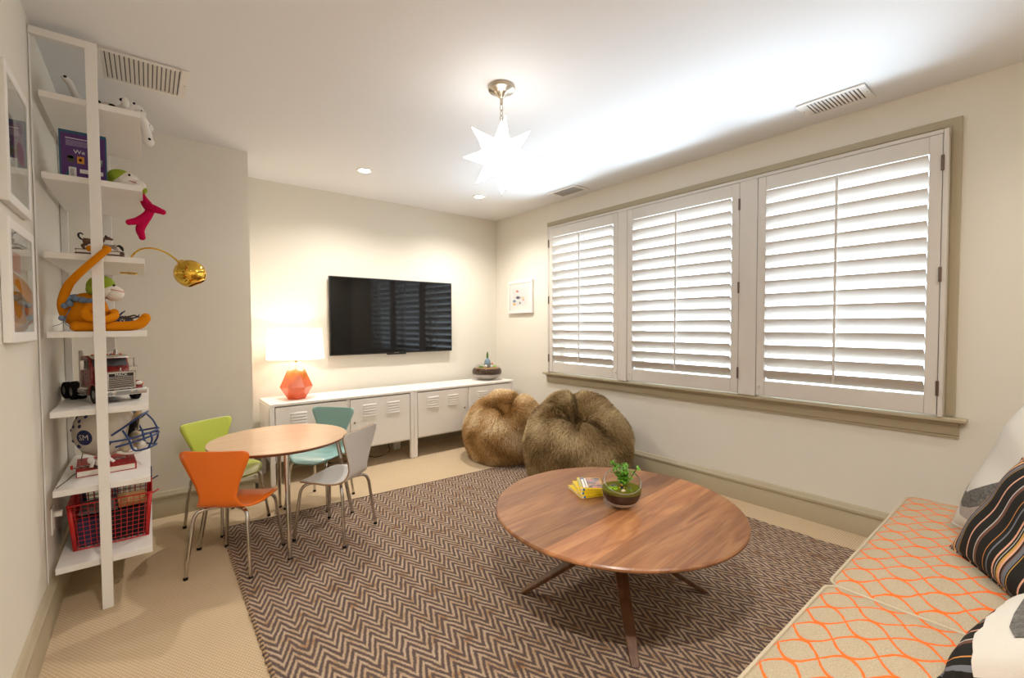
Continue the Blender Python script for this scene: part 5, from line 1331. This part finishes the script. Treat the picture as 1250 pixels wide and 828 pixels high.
def helmet():
    zb_ = SHZ[5] + .0305
    t = thing('football_helmet', 'white football helmet with navy face mask on the sixth shelf', 'helmet', (-.140, 2.935, zb_), math.radians(-14)); t.scale = (1.07, 1.07, 1.09)
    wh = mat('helmet_white', '#e6ded0', .25, coat=.3, var=.12, vscale=14); nv = mat('helmet_navy', '#20285c', .35); nb = mat('mask_blue', '#1f3f78', .35); pad = mat('helmet_padding', '#cfc0a2', .8, var=.2, vscale=30)
    tan = mat('helmet_tan', '#b79a66', .6); dk = mat('helmet_inside', '#2a2b33', .8)
    c = Vector((-.02, 0, .138)); A = (.128, .108, .128)          # +X = facing direction
    def P(u, v, k=1.0):   # u longitude from the front, v latitude
        return c + Vector((A[0] * k * math.cos(v) * math.cos(u), A[1] * k * math.cos(v) * math.sin(u), A[2] * k * math.sin(v)))
    def vlow(u):          # lower limit of the shell by longitude: open face, ear flaps, nape
        a = abs((u + PI) % (2 * PI) - PI)
        return float(np.interp(a, [0, .55, .80, .95, 1.35, 1.75, 2.2, PI], [.42, .40, .18, -.72, -.98, -.98, -.80, -.72]))
    nu, nv_ = 72, 22; rows = []
    for i in range(nv_ + 1):
        f = i / nv_; row = []
        for j in range(nu):
            u = 2 * PI * j / nu; v = vlow(u) + (PI / 2 - vlow(u)) * f
            p = P(u, v)
            if v < -.3: p.y *= .93
            row.append(p)
        rows.append(row)
    sh = G().surf(rows, cv=True).obj('shell', [wh, dk], t, smooth=60, solid=-.006)
    G().tube([p + (p - c).normalized() * .001 for p in rows[0]], .0035, 6, closed=True).obj('edge_trim', pad, sh)
    lo = G().surf([[P(2 * PI * j / nu, vlow(2 * PI * j / nu) + .02, .955) for j in range(nu)], [P(2 * PI * j / nu, vlow(2 * PI * j / nu) * .2 + .25, .87) for j in range(nu)], [P(2 * PI * j / nu, .8, .86) for j in range(nu)], [P(0, PI / 2, .86)] * nu], cv=True).obj('liner', dk, t, smooth=60)
    # navy centre stripes over the crown
    for off in (-.026, .026):
        rows = []
        for k in range(25):
            th = .52 + k / 24 * 2.3; w_ = .010
            row = []
            for q in (-1, 0, 1):
                y = off + q * w_; s = math.sqrt(max(1 - (y / A[1]) ** 2, 0)); row.append(c + Vector((A[0] * 1.007 * s * math.cos(th), y, A[2] * 1.007 * s * math.sin(th))))
            rows.append(row)
        G().surf(rows).obj('stripe', nv, sh, smooth=180)
    # round side emblem, rear left ear
    cu, cv_ = -2.05, -.10; ring = []
    e = P(cu, cv_, 1.0); nrm = Vector(((e - c).x / A[0] ** 2, (e - c).y / A[1] ** 2, (e - c).z / A[2] ** 2)).normalized(); ex = Vector((0, 0, 1)).cross(nrm).normalized(); ey = nrm.cross(ex)
    def proj(a, b, k):
        p = e + ex * a + ey * b - c; s = 1 / math.sqrt((p.x / A[0]) ** 2 + (p.y / A[1]) ** 2 + (p.z / A[2]) ** 2); return c + p * s * k
    rows = [[proj(.034 * r * math.cos(a), .034 * r * math.sin(a), 1.008) for a in np.linspace(0, 2 * PI, 29)[:-1]] for r in (.001, .35, .7, 1)]
    em = G().surf(rows, cv=True).obj('emblem', nv, sh, smooth=180)
    tg = G(); text_g('SM', .034, Matrix.Identity(4), tg); tg.v = [tuple(proj(p[0], p[1], 1.014)) for p in tg.v]; tg.obj('emblem_lettering', wh, em, smooth=0)
    stars = [(-2.6, .25), (-2.35, .45), (-2.75, .55), (-2.5, .75), (-2.15, .62), (-2.9, .1), (-2.7, -.25), (-2.45, -.45), (-2.25, .28)]
    for k, (u, v) in enumerate(stars):
        p = P(u, v, .955); g = G().ball(p, .0098, 10, 8); g.obj('award_sticker', nv, sh)
    # ear hole and jaw pads
    for s in (-1, 1):
        G().lathe([(0, 0), (.011, 0), (.011, .002), (0, .002)], 14, mx=Matrix.Translation((.005, s * .1045, .095)) @ Matrix.Rotation(PI / 2, 4, 'X')).obj('ear_hole', M['black'], sh)
        G().ball((.055, s * .066, .075), (.026, .014, .034), 14, 10).obj('jaw_pad', pad, t, smooth=180)
        G().tube(spline([(.03, s * .092, .05), (.06, s * .07, .035), (.085, s * .03, .028), (.09, 0, .027)], 5), .006, 8).obj('chin_strap', wh, t)
        G().box(.088, s * .05 - .012, .196, .106, s * .05 + .012, .216).obj('mask_clip', tan, t, bevel=.003)
    G().ball((.095, 0, .05), (.018, .03, .022), 14, 10).obj('chin_cup', wh, t, smooth=180)
    G().box(.082, -.040, .198, .112, .040, .214).obj('nose_bumper', wh, t, bevel=.004)
    # wire face mask
    fm = G(); r_ = .0042
    top = [(.02, -.112, .128), (.07, -.098, .165), (.108, -.055, .198), (.114, 0, .202), (.108, .055, .198), (.07, .098, .165), (.02, .112, .128)]
    b1 = [(.01, -.112, .10), (.08, -.095, .105), (.14, -.055, .118), (.158, 0, .122), (.14, .055, .118), (.08, .095, .105), (.01, .112, .10)]
    b2 = [(.03, -.105, .075), (.09, -.09, .088), (.142, -.052, .100), (.160, 0, .103), (.142, .052, .100), (.09, .09, .088), (.03, .105, .075)]
    b3 = [(.055, -.098, .145), (.075, -.092, .10), (.088, -.08, .05), (.12, -.052, .044), (.152, -.0, .052), (.12, .052, .044), (.088, .08, .05), (.075, .092, .10), (.055, .098, .145)]
    for b in (top, b1, b2, b3): fm.tube(spline(b, 6), r_, 8)
    for s in (-1, 1): fm.tube(spline([(.142, s * .05, .118), (.146, s * .046, .08), (.130, s * .046, .045)], 4), r_, 8)
    fm.tube(spline([(.112, 0, .202), (.14, .0, .165), (.158, 0, .122)], 4), r_ * .9, 8)
    fm.obj('face_mask', nb, t, smooth=60)
helmet()
def small_robot():
    t = thing('toy_robot', 'tiny white toy robot standing on the red book', 'toy', (-.188, 2.815, SHZ[5] + .03), .4); t.scale = (1.35, 1.35, 1.35)
    w_ = mat('toy_white', '#e9e4df', .35)
    b = G().cbox((0, 0, .020), (.030, .022, .022)).obj('torso', w_, t, bevel=.004); G().cbox((.004, -.002, .041), (.026, .022, .020)).obj('head', w_, t, bevel=.006)
    G().cbox((.010, -.0135, .041), (.009, .002, .006)).obj('visor', M['black'], t)
    for s in (-1, 1): G().ball((-.004 + s * .022, 0, .030), (.010, .010, .012), 10, 6).obj('shoulder', w_, t, smooth=180); G().cbox((s * .008, 0, .0045), (.010, .018, .009)).obj('leg', M['stone'], t, bevel=.002)
    G().tube([(-.02, -.004, .028), (-.03, -.014, .010)], .005, 8).obj('arm', w_, t); G().tube([(.02, -.004, .028), (.032, -.014, .012)], .005, 8).obj('arm', w_, t)
small_robot()
def twisted_cord():
    t = thing('twisted_cord', 'grey twisted cord with red end caps lying on the red book', 'cord', (-.17, 2.86, SHZ[5] + .0297))
    q = spline([(-.118, -.02, .0045), (-.09, .0, .0045), (-.05, .0, .0045), (-.01, .01, .0045), (.03, .05, .0045), (.07, .08, .0045)], 8)
    for k in range(2):
        pts = [p + Vector((0, math.cos(i * 1.3 + PI * k) * .0022, math.sin(i * 1.3 + PI * k) * .0022)) for i, p in enumerate(q)]
        G().tube(pts, .0023, 6).obj('strand', mat('cord_%d' % k, '#b9b2aa' if k else '#6b6560', .6), t)
    for p in (q[0], q[-1]): G().tube([p - Vector((0, 0, .003)), p + Vector((0, 0, .015))], .0045, 10).obj('end_cap', M['red'], t)
twisted_cord()
tag(G().tube(spline([(-.27, 3.2, .842), (-.265, 3.15, .78), (-.262, 3.1, .74), (-.24, 3.08, .68), (-.262, 3.06, .62), (-.27, 3.0, .57), (-.26, 2.93, .545), (-.285, 2.85, .5435), (-.30, 2.75, .5435), (-.318, 2.66, .5435)], 8), .0022, 6).obj('charger_cable', mat('cable_grey', '#6e6458', .6)), 'thin grey cable hanging behind the football helmet', 'cable')

# ------------------------------------------------------------------ wire baskets on the lowest shelf
def wire_basket(label, y0, y1, col, hook_z):
    z = SHZ[6]; x0, x1 = -.285, -.022
    t = thing('wire_basket', label, 'basket', ((x0 + x1) / 2, (y0 + y1) / 2, z), group='wire baskets on the lowest shelf')
    m = mat('wire_' + label.split()[0], col, .4); hw, hd, h = (x1 - x0) / 2, (y1 - y0) / 2, .205; fl = .016
    def pt(sx, sy, f): return Vector((sx * (hw + fl * f), sy * (hd + fl * .6 * f), .004 + h * f))
    for nm, f, r_ in (('rim', 1, .0035), ('foot_rail', 0, .0028)):
        G().tube([pt(-1, -1, f), pt(1, -1, f), pt(1, 1, f), pt(-1, 1, f)], r_, 8, closed=True).obj(nm, m, t)
    for sx in (-1, 1):
        for sy in (-1, 1):
            a, b = pt(sx, sy, 0), pt(sx, sy, 1)
            G().add([a, b, b + Vector((-sx * .016, 0, 0)), a + Vector((-sx * .014, 0, 0)), a + Vector((0, -sy * .012, 0)), b + Vector((0, -sy * .012, 0))], [(0, 1, 2, 3), (0, 1, 5, 4)]).obj('corner_strip', m, t, solid=.003)
    for (s0, s1) in (((-1, -1), (1, -1)), ((-1, 1), (1, 1)), ((-1, -1), (-1, 1)), ((1, -1), (1, 1))):
        g = G(); n = 13 if s0[1] == s1[1] else max(8, int(26 * hd / hw / 2))
        for k in range(1, n):
            f = k / n; g.tube([pt(*s0, 0).lerp(pt(*s1, 0), f), pt(*s0, 1).lerp(pt(*s1, 1), f)], .0013, 5, caps=False)
        for k in range(1, 10):
            g.tube([pt(*s0, k / 10), pt(*s1, k / 10)], .0013, 5, caps=False)
        g.obj('wire_side', m, t)
    g = G()
    for k in range(1, 12): f = k / 12; g.tube([pt(-1, -1, 0).lerp(pt(1, -1, 0), f), pt(-1, 1, 0).lerp(pt(1, 1, 0), f)], .0013, 5, caps=False)
    g.obj('wire_floor', m, t)
    G().tube(spline([(hw + .006, 0, h * .80), (hw + .022, 0, h * .82), (hw + .036, 0, h * .86), (hw + .044, 0, h * .87)], 4), .0035, 8).obj('hook', m, t)
    return t
wire_basket('red wire basket filled with dark toys on the lowest shelf', 2.775, 3.02, '#c4201f', 0)
wire_basket('navy wire basket behind the red one on the lowest shelf', 3.065, 3.26, '#232650', 0)
def folded(name, label, cat, loc, size, col, rot, rough=.9):
    """soft folded cloth / carton with rumpled top"""
    t = thing(name, label, cat, loc, 0, rot=rot); w_, d, h = size; rows = []
    for i in range(9):
        rows.append([(-w_ / 2 + w_ * j / 8, -d / 2 + d * i / 8, h + (.008 * math.sin(i * 1.7 + j) * math.cos(j * 1.3) if 0 < i < 8 and 0 < j < 8 else -.006)) for j in range(9)])
    g = G().surf(rows); rim = rows[0] + [rows[i][8] for i in range(1, 9)] + rows[8][::-1][1:] + [rows[i][0] for i in range(7, 0, -1)]
    g.surf([[(p[0], p[1], 0) for p in rim], rim], cv=True); g.add([(p[0], p[1], 0) for p in rim], [tuple(range(len(rim)))])
    g.obj('cloth' if rough > .85 else 'carton', mat(name, col, rough, var=.35, vscale=18), t, smooth=60); return t
zf = SHZ[6] + .006
folded('dark_toy_bag', 'black cloth bag filling the red basket', 'bag', (-.10, 2.897, zf), (.135, .19, .125), '#15151a', (0, 0, 0))
folded('navy_garment', 'navy patterned cloth stuffed in the left of the red basket', 'cloth', (-.222, 2.897, zf), (.10, .19, .12), '#3a3d5c', (0, 0, 0))
folded('grey_garment', 'grey folded cloth on top in the red basket', 'cloth', (-.205, 2.895, zf + .137), (.135, .16, .022), '#77777d', (0, .03, .05))
t = thing('cardboard_box', 'tan cardboard piece lying in the red basket', 'box', (-.085, 2.90, zf + .140), .05)
G().box(-.05, -.08, 0, .055, .085, .020).obj('carton', mat('cardboard', '#b98c57', .8, var=.15, vscale=10), t, bevel=.002)
G().box(-.052, -.082, .0205, -.01, .085, .0225).obj('flap', mat('cardboard_flap', '#c69a64', .8), t)
folded('navy_toy_bag', 'dark cloth inside the navy basket', 'bag', (-.155, 3.162, zf), (.22, .15, .09), '#20222c', (0, 0, 0))
